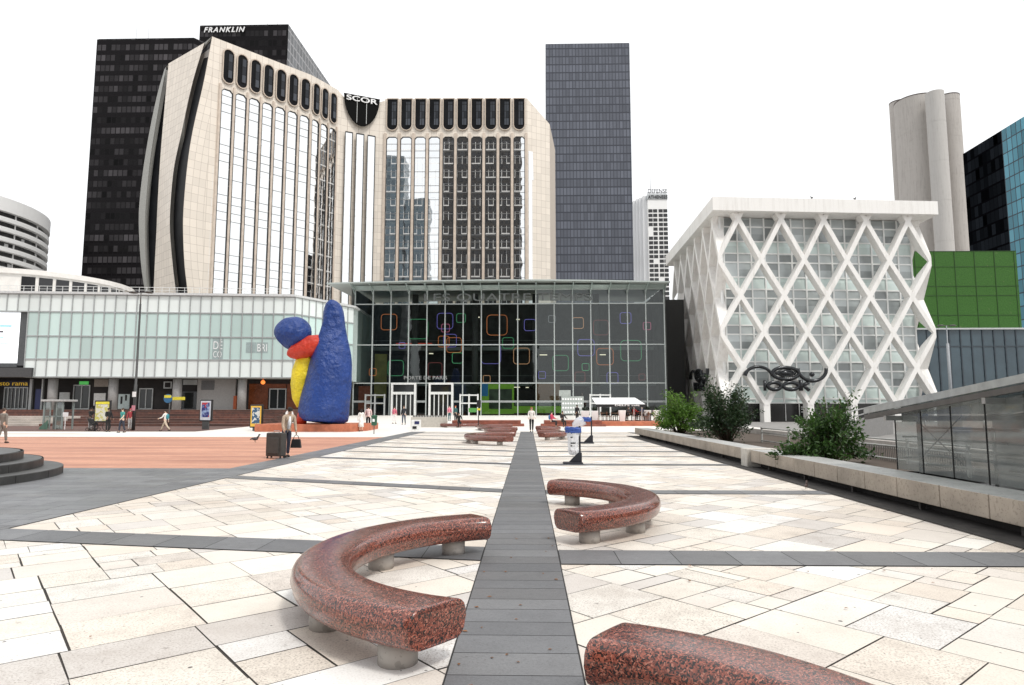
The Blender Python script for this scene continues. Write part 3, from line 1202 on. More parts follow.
ZT = Zp(98, 150.0)
A, B, C, D = at(213, 60, 122.7), at(338, 100, 145.0), at(385, 105, 149.6), at(527, 105, 150.2)
E = at(550, 200, 153.0)
for p in (A, B, C, D, E):
    p.z = 0
scor = thing('concave_office_tower', 'cream concave office building with tall mirror columns and dark rounded top windows', 'building', (C.x, C.y, 0))


def nrm2(a, b):
    d = (b - a).normalized()
    return d, Vector((d.y, -d.x, 0))


def facade(a, b, ncol, name_w, win_w, ztop_win, cap, first=.0, last=.0):
    """One flat wing: tiled wall, mirror columns with ribs between, a row of dark capsule windows above."""
    d, n = nrm2(a, b)
    L = (b - a).length
    wall = MB()
    wall.quad(a, b, b + UP * ZT, a + UP * ZT)
    wall.build('wall', cream_tile, scor)
    pitch = (L - first - last) / ncol
    win_w *= pitch
    ribs = MB()
    for k in range(ncol + 1):
        q = a + d * (first + k * pitch)
        w = pitch - win_w
        ribs.obox(q - d * w / 2 + n * .01, d * w, n * .30, UP * (ztop_win + .9))
    ribs.build('ribs', plain('rib_stone', (.58, .49, .41), .5, scale=.8), scor)
    for k in range(ncol):
        c0 = a + d * (first + k * pitch + (pitch - win_w) / 2 + .1) + n * .06
        w = win_w - .2
        mb = MB()
        rr_ = .5
        z0, z1 = 8.0, ztop_win
        pts = [c0 + UP * z0, c0 + d * w + UP * z0, c0 + d * w + UP * (z1 - rr_), c0 + d * (w - rr_) + UP * z1, c0 + d * rr_ + UP * z1, c0 + UP * (z1 - rr_)]
        u0 = k * 7.13
        mb.face(pts, [(u0, z0), (u0 + w, z0), (u0 + w, z1 - rr_), (u0 + w - rr_, z1), (u0 + rr_, z1), (u0, z1 - rr_)])
        g_ = mb.build('mirror_column', mirror_m, scor)
        fr = MB()
        pts2 = [p + n * .12 for p in pts]
        for i in range(1, len(pts2)):
            fr.bar(pts2[i], pts2[(i + 1) % len(pts2)], .13, .13, n)
        zb_ = z0 + 3.4
        fr.mi = 1
        while zb_ < z1 - 1:
            fr.obox(c0 - d * .06 + UP * zb_ - n * .02, d * (w + .12), n * .09, UP * .09)
            zb_ += 3.4 * (1 if int(zb_) % 2 else .5)
        fr.build('frame', [black, plain('glazing_bar_grey', (.22, .22, .22), .5)], g_)
    for k in range(ncol):
        w = pitch * .80
        cc = a + d * (first + (k + .5) * pitch) + n * .10
        z1, z0 = cap[1], cap[0]
        h = w / 2
        pts = []
        if cap[2]:
            for j in range(9):
                t_ = rad(180 - j * 22.5)
                pts.append(cc + d * (h * math.cos(t_)) + UP * (z1 - h + h * math.sin(t_)))
        else:
            pts += [cc - d * h + UP * z1, cc + d * h + UP * z1]
        for j in range(9):
            t_ = rad(-j * 22.5)
            pts.append(cc + d * (h * math.cos(t_)) + UP * (z0 + h + h * math.sin(t_)))
        mb = MB()
        mb.hull(pts, [p + n * .12 for p in pts])
        o = mb.build('rounded_window', slot_m, scor)
        gl_ = MB()
        gl_.obox(cc - d * h * .1 + n * .16 + UP * (z0 + 1.2), d * h * .75, n * .05, UP * (z1 - z0 - 2.0))
        gl_.build('pane', curtain('cap_pane', 1.6, 1.7, .12, .12, (.05, .055, .065), (.01, .01, .01), rnd=.6, spec=.15), o)
        rim = MB()
        rp = [p + n * .2 for p in pts]
        for i in range(len(rp)):
            rim.bar(rp[i], rp[(i + 1) % len(rp)], .2, .2, n)
        rim.build('rim', plain('rim_stone', (.55, .46, .38), .5), o)


dAB, nAB = nrm2(A, B)
M_ = B - Vector((math.cos(rad(60.5)), math.sin(rad(60.5)), 0)) * 8.0     # the wing bends a little towards the fold
facade(A, M_, 7, 'w', .84, ZT - 10.0, (ZT - 8.7, ZT - 1.5, True), 1.6, .05)
facade(M_, B, 3, 'w', .84, ZT - 10.0, (ZT - 8.7, ZT - 1.5, True), .05, .25)
facade(C, D, 10, 'w', .82, ZT - 9.6, (ZT - 8.0, ZT - .15, False), .2, .2)
# narrow stepped window beside the left tip
mb = MB()
q = A + dAB * 1.0 + nAB * .07
mb.face([q + UP * 25, q + dAB * .9 + UP * 25, q + dAB * .9 + UP * (ZT - 17), q + dAB * .35 + UP * (ZT - 17), q + UP * (ZT - 27)], [(0, 25), (.9, 25), (.9, 57), (.35, 57), (0, 48)])
mb.build('mirror_column', mirror_m, scor)
# the fold between the wings
dB, nB = nrm2(B, C)
LB = (C - B).length
mb = MB()
mid = (B + C) / 2 - nB * .8
ring = [B, B + dB * (LB * .12) - nB * .35, mid, C - dB * (LB * .12) - nB * .35, C]
zs = [ZT, ZT - 1.2, ZT - 1.6, ZT - 1.0, ZT - .4]
for i in range(4):
    mb.face([ring[i], ring[i + 1], ring[i + 1] + UP * zs[i + 1], ring[i] + UP * zs[i]],
            [(i * 2, 0), (i * 2 + 2, 0), (i * 2 + 2, zs[i + 1]), (i * 2, zs[i])])
mb.build('wall', cream_tile, scor)
for f0, f1 in ((.17, .32), (.40, .56), (.64, .80)):
    mb = MB()
    a, b_ = B + dB * (LB * f0) + nB * .1, B + dB * (LB * f1) + nB * .1
    mb.quad(a + UP * 8, b_ + UP * 8, b_ + UP * (ZT - 9.8), a + UP * (ZT - 9.8), f0 * 40, 8)
    g_ = mb.build('mirror_column', mirror_m, scor)
    fr = MB()
    for q in (a, b_):
        fr.bar(q + nB * .1 + UP * 8, q + nB * .1 + UP * (ZT - 9.8), .16, .16, nB)
    fr.bar(a + nB * .1 + UP * (ZT - 9.8), b_ + nB * .1 + UP * (ZT - 9.8), .16, .16, nB)
    fr.build('frame', black, g_)
pts = []
for j in range(17):
    t_ = math.pi * j / 16
    f = .5 + .385 * math.cos(t_) * (1 - .2 * math.sin(t_))
    pts.append(B + dB * (LB * f) + nB * .15 + UP * (ZT - .5 - 7.4 * math.sin(t_) ** .75))
mb = MB()
mb.hull(pts, [p + nB * .1 for p in pts])
o = mb.build('scoop_window', curtain('scoop_pane', 1.9, 2.0, .14, .12, (.022, .022, .026), (.004, .004, .004), rnd=.6, rough=.3, spec=.08), scor)
for f in (.40, .60):
    mb = MB()
    q = B + dB * (LB * f) + nB * .3
    mb.bar(q + UP * (ZT - 7.2), q + UP * (ZT - .6), .09, .09)
    mb.build('mullion', alu_w, o)
sgw = plain('sign_white', (.82, .82, .82), .5, var=.03)
a = B + dB * (LB * .17) + nB * .4 + UP * (ZT - 2.1)
tag(text('roof_sign', 'SCOR', sgw, a, dB, UP, LB * .66, 1.25, .1, bold=.015), 'white letters on the dark scooped window at the fold of the cream concave building', 'sign')
# right end: chamfered corner
mb = MB()
dE, nE = nrm2(D, E)
mb.face([D, E, E + UP * (ZT - 5.2), D + UP * ZT], [(0, 0), ((E - D).length, 0), ((E - D).length, ZT - 5.2), (0, ZT)])
E2 = E + Vector((2, 16, 0))
mb.face([E, E2, E2 + UP * (ZT - 5.2), E + UP * (ZT - 5.2)])
mb.build('end_wall', cream_tile, scor)
mb = MB()
q = D + dE * .35 + nE * .08
mb.face([q + UP * 8, q + dE * .95 + UP * 8, q + dE * .95 + UP * (ZT - 20), q + dE * 1.3 + UP * (ZT - 20), q + dE * 1.1 + UP * (ZT - 13), q + UP * (ZT - 13)], [(3, 8), (4, 8), (4, 52.5), (4.3, 52.5), (4.1, 60), (3, 60)])
mb.build('mirror_column', mirror_m, scor)
# body behind the facades, roof
mb = MB()
bk = [E2, D + Vector((0, 16, 0)), C + Vector((-2, 16, 0)), B - nAB * 14, A - nAB * 12]
front = [A - nAB * .3, M_ - nAB * .3, B - (nAB + nB) * .6, C - nB * .5 + Vector((0, .5, 0)), D + Vector((0, .3, 0)), E + Vector((0, .3, 0))]
mb.prism(front + bk, 0, ZT - 5.4)
mb.prism(front[:4] + bk[1:], ZT - 5.4, ZT - 1.7)
mb.build('roof', plain('roof_grey', (.30, .28, .26), .8), scor)
# the bowed left tip: boundaries between face, slots and edge, read as height profiles
PR = {  # photo row, photo column
    0: ([(52, 168.5), (94, 156.6), (155, 145), (201, 139.5), (227, 139), (265, 141.4), (290, 145)], 132.5),
    1: ([(50, 168.8), (94, 160.5), (155, 150.5), (201, 146), (227, 145), (265, 146), (290, 147.2)], 131.8),
    2: ([(51, 169.5), (94, 165.5), (155, 160.4), (201, 157.7), (227, 156.6), (265, 154.7), (290, 153.6)], 130.6),
    3: ([(34, 206), (79, 192.6), (132, 181), (163, 174.4), (201, 170.6), (227, 170), (265, 173), (290, 176)], 124.6),
    4: ([(34, 212), (79, 204), (132, 192.6), (163, 187.7), (201, 184), (227, 182.8), (265, 184.3), (290, 187.3)], None),
}


def prof(k, z):
    tab, Y = PR[k]
    YY = Y or 122.5
    pts = [(Zp(py, YY), px) for py, px in tab][::-1]
    if z <= pts[0][0]:
        px = pts[0][1] + (pts[0][0] - z) * .12
    elif z >= pts[-1][0]:
        px = pts[-1][1] + (z - pts[-1][0]) * (pts[-1][1] - pts[-2][1]) / (pts[-1][0] - pts[-2][0])
    else:
        for i, ((z0, a0), (z1, a1)) in enumerate(zip(pts, pts[1:])):
            if z0 <= z <= z1:
                u = (z - z0) / (z1 - z0)
                sl = lambda j: (pts[min(j + 1, len(pts) - 1)][1] - pts[max(j - 1, 0)][1]) / (pts[min(j + 1, len(pts) - 1)][0] - pts[max(j - 1, 0)][0])
                m0, m1 = sl(i) * (z1 - z0), sl(i + 1) * (z1 - z0)
                px = (2 * u ** 3 - 3 * u * u + 1) * a0 + (u ** 3 - 2 * u * u + u) * m0 + (3 * u * u - 2 * u ** 3) * a1 + (u ** 3 - u * u) * m1
                break
    py = PYz(z, YY)
    if Y:
        p = at(px, py, Y)
    else:
        p = on_plane(px, py, A, nAB)
    return Vector((p.x, p.y, z))


NZ = 48
zz = [ZT * i / NZ for i in range(NZ + 1)]
ztop = {0: ZT - 1.2, 1: ZT - 1.1, 2: ZT - 1.0, 3: ZT, 4: ZT}


def strip(k0, k1, m, name, off=Vector((0, 0, 0)), right=None):
    mb = MB()
    cols = []
    for z in zz:
        za, zb = min(z, ztop[k0]), min(z, ztop.get(k1, ZT))
        p = prof(k0, za) + off
        q = (prof(k1, zb) if right is None else right + UP * zb) + off
        cols.append((p, q))
    for (p, q), (p2, q2), z, z2 in zip(cols, cols[1:], zz, zz[1:]):
        w, w2 = (q - p).length, (q2 - p2).length
        mb.face([p, q, q2, p2], [(0, z), (w, z), (w2, z2), (0, z2)], True)
    return mb.build(name, m, scor)


strip(4, 5, cream_tile, 'tip_wall', right=A)
strip(2, 3, cream_tile, 'tip_wall')
deep = Vector((.25, .9, 0))
strip(3, 4, slot_m, 'tip_slot', deep)
strip(1, 2, slot_m, 'tip_slot', deep)
strip(0, 1, plain('grey_stone', (.33, .33, .31), .6), 'tip_edge')
mb = MB()
tp = [prof(k, ztop[k]) for k in range(5)]
mb.face([tp[0], tp[1], tp[2], tp[3], tp[4], A + UP * ZT, A - nAB * 8 + UP * (ZT - 1)])
for i in range(NZ):
    a0, a1 = prof(0, min(zz[i], ztop[0])), prof(0, min(zz[i + 1], ztop[0]))
    mb.face([a0, a1, a1 + Vector((6, 8, 0)), a0 + Vector((6, 8, 0))])
mb.build('tip_back', plain('grey_stone', (.33, .33, .31), .6), scor)

# ------------------------------------------------------------------ towers behind
frank_m = curtain('black_tower_skin', 1.5, 3.35, .28, .9, (.045, .042, .045), (.009, .008, .009), spandrel=(.008, .007, .008), sp_h=1.5, rnd=.9, row_rnd=.9, rough=.2, spec=.07)
frank_s = curtain('black_tower_side', 2.6, 3.35, .5, .55, (.06, .065, .07), (.34, .34, .35), rnd=.5, rough=.25, spec=.4)


def tower(name, label, poly, ztop, mats, roof, side_mats=None, par=12, group=None):
    """Rectangular tower from its plan (counter-clockwise), each side its own wall part."""
    cx_ = sum(p[0] for p in poly) / len(poly)
    cy_ = sum(p[1] for p in poly) / len(poly)
    t = thing(name, label, 'office tower', (cx_, cy_, 0), group)
    n = len(poly)
    for i in range(n):
        a, b = poly[i], poly[(i + 1) % n]
        mb = MB()
        mb.quad((a[0], a[1], 0), (b[0], b[1], 0), (b[0], b[1], ztop), (a[0], a[1], ztop), i * 13.7)
        mb.build('wall', mats[i % len(mats)], t)
    mb = MB()
    s = .985
    q = [(cx_ + (p[0] - cx_) * s, cy_ + (p[1] - cy_) * s) for p in poly]
    mb.prism(q, ztop - 1, ztop + .25)
    mb.build('roof', roof, t)
    return t


roof_d = plain('roof_dark', (.05, .05, .052), .7)
a, b = at(97, 40, 190), at(194, 40, 190)
zt = Zp(33.5, 190)
fr1 = tower('black_office_tower', 'wide black glass tower with rows of faint grey windows, furthest left', [(a.x, 190), (b.x, 190), (b.x + 3, 194), (b.x + 3, 222), (a.x, 222)], zt, [frank_m], roof_d)
a, b = at(200, 25, 200), at(288.5, 25, 200)
zt2 = Zp(21, 200)
fr2 = tower('black_office_tower', 'taller black tower with white slanted roof lettering and a pale gridded side', [(a.x, 200), (b.x, 200), (b.x + 1.5, 242), (a.x, 242)], zt2, [frank_m, frank_s], roof_d)
a, b = at(204, 32.5, 199.7), at(245, 25, 199.7)
tag(text('roof_sign', 'FRANKLIN', sgw, a, X_, UP, b.x - a.x, 1.75, .12, shear=.25, bold=.02, spacing=1.3), 'white slanted capital letters at the top of the taller black tower', 'sign')
mast_m = plain('mast_grey', (.35, .35, .36), .5)
for (px, Y, z0, py, lab) in ((137, 196, zt, 22, 'thin roof mast, left one of the pair on the wide black tower'), (149, 196, zt, 23, 'thin roof mast, right one of the pair on the wide black tower'),
                        (268, 206, zt2, 12, 'thin roof mast, left one of the pair on the taller black tower'), (278, 206, zt2, 11, 'thin roof mast, right one of the pair on the taller black tower')):
    p = at(px, py, Y)
    mb = MB()
    mb.tube([(p.x, p.y, z0), (p.x, p.y, (z0 + p.z) / 2), (p.x, p.y, p.z)], [.09, .06, .03], 6)
    tag(mb.build('roof_mast', mast_m), lab, 'antenna', 'masts on the black towers')

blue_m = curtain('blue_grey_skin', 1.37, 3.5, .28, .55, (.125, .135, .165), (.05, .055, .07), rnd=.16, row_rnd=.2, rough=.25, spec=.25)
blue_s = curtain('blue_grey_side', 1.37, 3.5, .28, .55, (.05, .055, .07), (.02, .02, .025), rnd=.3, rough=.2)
a, b = at(545.5, 50, 260), at(629.5, 50, 260)
zt = Zp(44.5, 260)
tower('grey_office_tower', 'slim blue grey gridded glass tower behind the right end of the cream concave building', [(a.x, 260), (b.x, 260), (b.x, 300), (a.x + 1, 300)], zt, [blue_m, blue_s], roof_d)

# far white residential tower
Y = 400.0
a, b, c = at(631, 240, 412), at(648.5, 240, Y), at(668, 240, Y)
zt = Zp(199, Y)
res = thing('apartment_tower', 'far white apartment tower with a dark banded window front and roof lettering', 'apartment tower', (b.x, Y, 0))
wp = plain('white_render', (.82, .82, .81), .7, var=.04, scale=.05)
mb = MB()
mb.prism([(b.x, Y), (c.x, Y), (c.x, Y + 22), (b.x, Y + 22)], 0, zt)
mb.build('wall', wp, res)
mb = MB()
k = 0
for (px, top) in ((631, 203), (634, 201.5), (637, 200), (640, 198.5), (643.5, 197)):
    q0, q1 = at(px, 240, 412 - k * 2.4), at(px + 4.6, 240, 412 - k * 2.4)
    mb.prism([(q0.x, q0.y), (q1.x, q0.y), (q1.x, q0.y + 16), (q0.x, q0.y + 16)], 0, Zp(top, q0.y))
    k += 1
mb.build('wing', plain('white_render_wing', (.70, .71, .72), .7, var=.04, scale=.05), res)
mb = MB()
flr = 2.9
W2 = (c.x - b.x)
z = 4.0
bm_ = MB()
while z < zt - 7:
    for i in range(4):
        if R.random() < .08:
            continue
        x0 = b.x + .3 + i * (W2 - .4) / 4 + (.5 if i > 1 else 0)
        bm_.box(x0, x0 + (W2 - 1.0) / 4 - .22, Y - .12, Y + .1, z, z + 2.05)
    z += flr
bm_.build('window_bands', plain('window_dark', (.02, .02, .022), .15), res)
mb = MB()
mb.box(b.x - .3, c.x + .3, Y - .3, Y + 22, zt - 1, zt + 2.2)
for i in range(14):
    x = b.x + i * W2 / 14
    mb.box(x, x + W2 / 28, Y - .3, Y + .2, zt + 2.2, zt + 3.6)
mb.build('parapet', plain('parapet_grey', (.45, .47, .48), .7), res)
mb = MB()
mb.tube([(b.x + 3, Y + 5, zt + 2), (b.x + 3, Y + 5, zt + 16)], [.25, .1], 6)
mb.build('mast', mast_m, res)
dk = plain('letter_dark', (.03, .03, .035), .5)
tag(text('roof_sign', 'DEFENSE', dk, (b.x + .2, Y - .5, zt + 3.0), X_, UP, W2, 2.6, .15), 'upper row of dark letters on top of the far white apartment tower', 'sign')
tag(text('roof_sign', 'ATHENEES', dk, (b.x + .2, Y - .5, zt - .6), X_, UP, W2, 2.2, .15), 'lower row of dark letters near the top of the far white apartment tower', 'sign')

# round white building at far left
rb = thing('round_hotel', 'curved white building with dark window bands at far left behind the shop building', 'building', (-150, 170, 0))
c = at(-91, 240, 168)
c.z = 0
RR = 30.5
mb = MB()
mb.lathe(c, [(RR - 1.2, 0), (RR - 1.2, 52.8)], 96, True)
rb_g = mb.build('window_band', curtain('round_windows', 60, 60, 0, 0, (.03, .03, .032), (.02, .02, .02), rnd=.3, rough=.15), rb)
mb = MB()
z = 24.0
while z < 51.9:
    mb.lathe(c, [(RR - 1.15, z), (RR, z), (RR, z + 1.15), (RR - 1.15, z + 1.15)], 96, False)
    z += 2.6
mb.build('floor_bands', wp, rb)
mb = MB()
mb.lathe(c, [(RR - 1.15, 52.6), (RR + .1, 52.6), (RR + .1, 56.2), (.01, 56.4)], 96, False)
mb.build('parapet', wp, rb)
mb = MB()
for i in range(60):
    a = rad(i * 6 - 2)
    q = c + Vector((math.cos(a), math.sin(a), 0)) * (RR - .9)
    if i % 3 == 0:
        mb.bar(q + UP * 24, q + UP * 52.6, .25, .25)
mb.build('piers', wp, rb)
mb = MB()
for i in range(40):
    a = rad(-80 + i * 2.6)
    z = 25.1 + (i * 7 % 9) * 2.6
    q = c + Vector((math.cos(a), math.sin(a), 0)) * (RR - 1.1)
    d = Vector((-math.sin(a), math.cos(a), 0))
    mb.obox(q + UP * z, d * 1.1, Vector((math.cos(a), math.sin(a), 0)) * .1, UP * 1.2)
mb.build('blinds', plain('blind_grey', (.5, .5, .5), .7), rb)

# ------------------------------------------------------------------ the white lattice building
FL = at(718, 256, 80.0)
FR = at(931.5, 261, 82.4)
FL.z = FR.z = 0
uF = (FR - FL).normalized()
nF = Vector((uF.y, -uF.x, 0))
BL = FL + Vector((1.0, 30.5, 0))
uS = (FL - BL).normalized()           # along the left face towards the front corner
nS = Vector((uS.y, -uS.x, 0))
if nS.x > 0:
    nS = -nS
lat = thing('lattice_building', 'square white building wrapped in a diamond lattice under a flat slab roof', 'building', (37, 90, 0))
ROWZ = [25.2, 20.1, 15.55, 11.0, 6.65, 2.1]
lat_m = streaked('lattice_concrete', (.85, .835, .81), (.44, .41, .37), .6)
BW, BD = .55, 1.2


def lattice(P, u, n, L, nb, name, legs):
    p = L / nb
    mb = MB()

    def pt(i, z, o=0.0):
        return P + u * (i * p) + UP * z + n * o

    def beam(i0, z0, i1, z1, fam):
        a, b = pt(i0, z0), pt(i1, z1)
        d = (b - a).normalized()
        s = n.cross(d).normalized()
        o = -.006 if fam else 0.0
        tp = .9          # beams taper towards the glass
        w0, w1 = BW / 2, BW / 2 * tp
        def ring(q, i):
            pts = [q + s * w0 + n * o, q - s * w0 + n * o, q - s * w1 - n * BD, q + s * w1 - n * BD]
            if i in (0, nb):                 # mitre the beam at the building's corner
                sg = 1 if i == 0 else -1
                pts = [p_ + d * ((q + u * (sg * (.002 + (BD if j_ > 1 else 0))) - p_).dot(u) / d.dot(u)) for j_, p_ in enumerate(pts)]
            return pts
        mb.hull(ring(a, i0), ring(b, i1))
    for r in range(5):
        z0, z1 = ROWZ[r], ROWZ[r + 1]
        for k in range(nb + 1):
            if r % 2 == 0:       # top nodes at half positions, lower nodes at whole ones
                if k < nb:
                    beam(k + .5, z0, k, z1, 0)
                    beam(k + .5, z0, k + 1, z1, 1)
            else:
                if k < nb:
                    if not (r == 4):
                        pass
                    beam(k, z0, k + .5, z1, 1)
                    beam(k + 1, z0, k + .5, z1, 0)
    for k in range(nb):      # stubs running up into the slab
        beam(k + .5, ROWZ[0], k + .5 - .09, ROWZ[0] + .85, 1)
        beam(k + .5, ROWZ[0], k + .5 + .09, ROWZ[0] + .85, 0)
    o = mb.build(name, lat_m, lat)
    for k in legs:
        lg = MB()
        k_ = min(max(k, .09), nb - .09)
        lg.obox(pt(k_, 0, -.05) - u * .4, u * .8, -n * 1.15, UP * 2.3)
        lg.build('leg', lat_m, lat)
    return o


LF, LS = (FR - FL).length, (FL - BL).length
lattice(FL, uF, nF, LF, 5, 'lattice_front', [0, 1, 2, 3, 4, 5])
lattice(BL, uS, nS, LS, 6, 'lattice_side', [0, 1, 2, 3, 4, 5])
BR = FR + (BL - FL)
uR = (BR - FR).normalized()
lattice(FR, uR, Vector((uR.y, -uR.x, 0)), LS, 6, 'lattice_side', [1, 2, 3, 4, 5])
ov = .75
ring = [FL - uF * ov + nF * ov, FR + uF * ov + nF * ov, BR + uF * ov - nF * ov, BL - uF * ov - nF * ov]
mb = MB()
mb.prism([(p.x, p.y) for p in ring], 25.95, 27.65)
mb.build('roof_slab', lat_m, lat)
# glazed box inside the lattice
IN = 2.15
g0 = FL + uF * (IN - .55) - nF * IN
g1 = FR - uF * (IN - 1.0) - nF * IN
h0 = BL + uF * (IN - .55) + nF * 1
pane_g = curtain('grey_panes', 1.85, 1.0, 0, 0, (.40, .435, .44), (.5, .5, .5), rnd=.38, rough=.08, spec=.6, warp=.08)
pane_a = curtain('aqua_panes', 1.85, 1.0, 0, 0, (.62, .72, .70), (.5, .5, .5), rnd=.12, rough=.15, spec=.6)
gm, mu = MB(), MB()
LG = (g1 - g0).length
nx = 14
dG = (g1 - g0) / nx
zr = []
z = 25.85
while z > 2.6:
    for dz, mi in ((1.15, 0), (1.9, 0), (1.55, 1)):
        z2 = z - dz
        if z < 6.3:
            mi = 1
        if z2 < 2.3:
            z2 = 2.3
        zr.append((z2, z, mi))
        z = z2
        if z <= 2.35:
            break
for (za, zb, mi) in zr:
    gm.mi = mi
    for i in range(nx):
        a, b = g0 + dG * i, g0 + dG * (i + 1)
        gm.quad(a + UP * za, b + UP * za, b + UP * zb, a + UP * zb, i * 1.85 + .02, round(za) + .01)
    mu.obox(g0 + nF * .10 + UP * (za - .09), g1 - g0, -nF * .12, UP * .18)
for i in range(nx + 1):
    q = g0 + dG * i
    mu.obox(q - uF * .09 + nF * .13, uF * .18, -nF * .15, UP * 25.9)
gm.build('window_panes', [pane_g, pane_a], lat)
mu.build('window_frames', plain('frame_white', (.84, .85, .84), .5, var=.03), lat)
ib = MB()
ib.prism([(p.x, p.y) for p in (g0 - nF * .05, g1 - nF * .05, g1 + (BL - FL) + nF * 3, g0 + (BL - FL) + nF * 3)], .1, 25.9)
ib.build('inner_wall', plain('beige_inner_wall', (.52, .49, .46), .8, fine=.2), lat)
en = MB()
en.obox(g0 + nF * .16, g1 - g0, -nF * .1, UP * 2.25)
en.build('entrance_front', plain('entrance_dark', (.02, .02, .02), .15), lat)
mb = MB()
pp = g0 - uF * .5 + nF * .3
mb.tube([pp + UP * .2, pp + UP * 25.9], .22, 10)
mb.tube([pp + uF * .1 + UP * 13.8 + nF * .0, pp - uF * .0 + UP * 14.2], .3, 10)
mb.build('drain_pipe', plain('frame_white', (.78, .79, .78), .5), lat)
for i in (4, 5, 7):
    dd = MB()
    a, b = g0 + dG * i + nF * .2, g0 + dG * (i + 1) + nF * .2
    dd.obox(a + UP * .1, uF * .08, nF * .08, UP * 2.1)
    for k, zz_ in enumerate((1.15, 1.5, 1.75)):
        if i == 5:
            dd.obox(a + uF * .3 + UP * zz_, uF * (1.2 - .2 * k), nF * .05, UP * .12)
    dd.build('entrance_sign', alu_w, lat)
# sign: chrome-black "look" with an eye and two curls
sig = plain('black_chrome', (.03, .032, .035), .18, .6)


def eye_sign(name, label, o, u, n, s):
    t = thing(name, label, 'sign', o)
    P = lambda x, z, k=0.0: o + u * (x * s) + UP * (z * s) + n * k
    r = .2 * s

    def arc(cx_, cz, rx, rz, a0, a1, m=18):
        return [P(cx_ + rx * math.cos(rad(a0 + (a1 - a0) * i / m)), cz + rz * math.sin(rad(a0 + (a1 - a0) * i / m))) for i in range(m + 1)]
    mb = MB()
    mb.tube(arc(-2.95, 1.05, 1.5, 1.15, 170, 8), [r * (1.1 if i in range(3) else .85) for i in range(19)], 8)
    mb.build('left_curl', sig, t)
    mb = MB()
    mb.tube(arc(2.95, 1.95, 1.55, 1.25, 175, 365), [r * .95] * 19, 8)
    mb.ball(P(2.9, 1.4), .27 * s)
    mb.build('right_curl', sig, t)
    mb = MB()
    mb.tube(arc(0, 1.5, 1.45, .62, 0, 360, 28), r, 8, False)
    mb.tube(arc(0, 1.2, 1.15, .60, 20, 160, 12), r * .7, 6)
    mb.tube(arc(0, 1.85, 1.15, .60, 200, 340, 12), r * .7, 6)
    mb.tube([P(-1.0, 1.5), P(0, 1.53), P(1.0, 1.5)], [r * .5, r * 1.5, r * .5], 8)
    mb.build('eye', sig, t)
    L = MB()
    L.tube([P(-2.3, -.35), P(-2.3, .75)], r * .8, 8)
    L.tube(arc(-1.25, .15, .72, .38, 0, 360, 20), r, 8, False)
    L.tube(arc(.55, .15, .82, .38, 0, 360, 20), r, 8, False)
    L.tube([P(1.62, -.35), P(1.62, .8)], r * 1.1, 8)
    L.tube([P(1.75, .15), P(2.45, .52)], r, 8)
    L.tube([P(1.95, .2), P(2.5, -.3)], r, 8)
    L.build('letters', sig, t)
    return t


pl = on_plane(786, 387.5, FL + nF * .5, nF)
eye_sign('eye_logo_sign', 'black eye and curls sign over the word look above the lattice building entrance', pl, uF, nF, 1.14)
pl2 = on_plane(699, 388, FL + nS * .6, nS)
eye_sign('eye_logo_sign', 'black eye and curls sign on the narrow left side of the lattice building', pl2, uS, nS, 1.14)
# two gulls on the slab edge
gull_m = plain('gull_grey', (.12, .12, .12), .7)


def bird(loc, rz, m, s, label, pose=0):
    mb = MB()
    z = .11
    mb.ball((0, 0, z), .055, 1.7, .9, .9, 12, 8)
    mb.tube([(.06, 0, z + .02), (.10, 0, z + .08), (.115, 0, z + .115)], [.034, .024, .028], 8)
    mb.ball((.122, 0, z + .125), .026, 1.1, .95, 1, 10, 6)
    mb.tube([(.145, 0, z + .125), (.175, 0, z + .118)], [.008, .003], 6)
    mb.tube([(-.07, 0, z + .01), (-.15, 0, z - .02)], [.035, .012], 8)
    for sy in (-1, 1):
        mb.tube([(.0, .02 * sy, z - .035), (.0, .022 * sy, .012), (.028, .022 * sy, .004)], [.007, .005, .004], 5)
    o = mb.build('bird', m)
    place(o, loc, rz, s)
    return tag(o, label, 'bird')


for px, lab in ((812, 'small dark bird on the roof edge of the lattice building, left of the two'), (855, 'small dark bird on the roof edge of the lattice building, right of the two')):
    p = on_plane(px, 203, FL + nF * .3, nF)
    bird((p.x, p.y, 27.66), R.uniform(0, 6), gull_m, 2.2, lab)

# green clad block and the blue grey glass block behind the lattice building
a, b = at(905, 290, 106), at(1019, 290, 106)
zt, zb = Zp(253.5, 106), Zp(331, 106)
grn = thing('green_clad_block', 'windowless block clad in bright green panels beside the lattice building', 'building', ((a.x + b.x) / 2, 106, 0))
gmt, nt, bb = new_mat('green_cladding')
p_ = wpos(nt)
n1 = noise(nt, p_, 5, 6, .8)
n2 = noise(nt, p_, .3, 3)
c_ = ramp(nt, n1, .3, (.018, .075, .008), .7, (.05, .165, .018))
c_ = mixc(nt, ramp(nt, noise(nt, p_, 1.4, 3), .68, (0, 0, 0), .74, (.5, .5, .5)), c_, (.16, .17, .08))
nt.links.new(c_, bb.inputs['Base Color'])
bb.inputs['Roughness'].default_value = .8
bump(nt, bb, n1, .6, .15)
mb = MB()
mb.prism([(a.x, 106), (b.x, 106), (b.x, 124), (a.x, 124)], zb, zt)
mb.build('wall', gmt, grn)
mb = MB()
pw = (b.x - a.x) / 5.7
for i in range(0, 6):
    x = b.x - .4 - i * pw
    if x > a.x:
        mb.box(x - .035, x + .035, 105.93, 106.05, zb, zt)
for f in (.0, .18, .43, .55, .80, 1.0):
    z = zb + .05 + (zt - zb - .1) * f
    mb.box(a.x, b.x, 105.95, 106.05, z - .04, z + .04)
mb.build('panel_joints', plain('green_joint', (.03, .07, .02), .8), grn)
a, b = at(905, 340, 103), at(1130, 340, 103)
zt = Zp(331, 103)
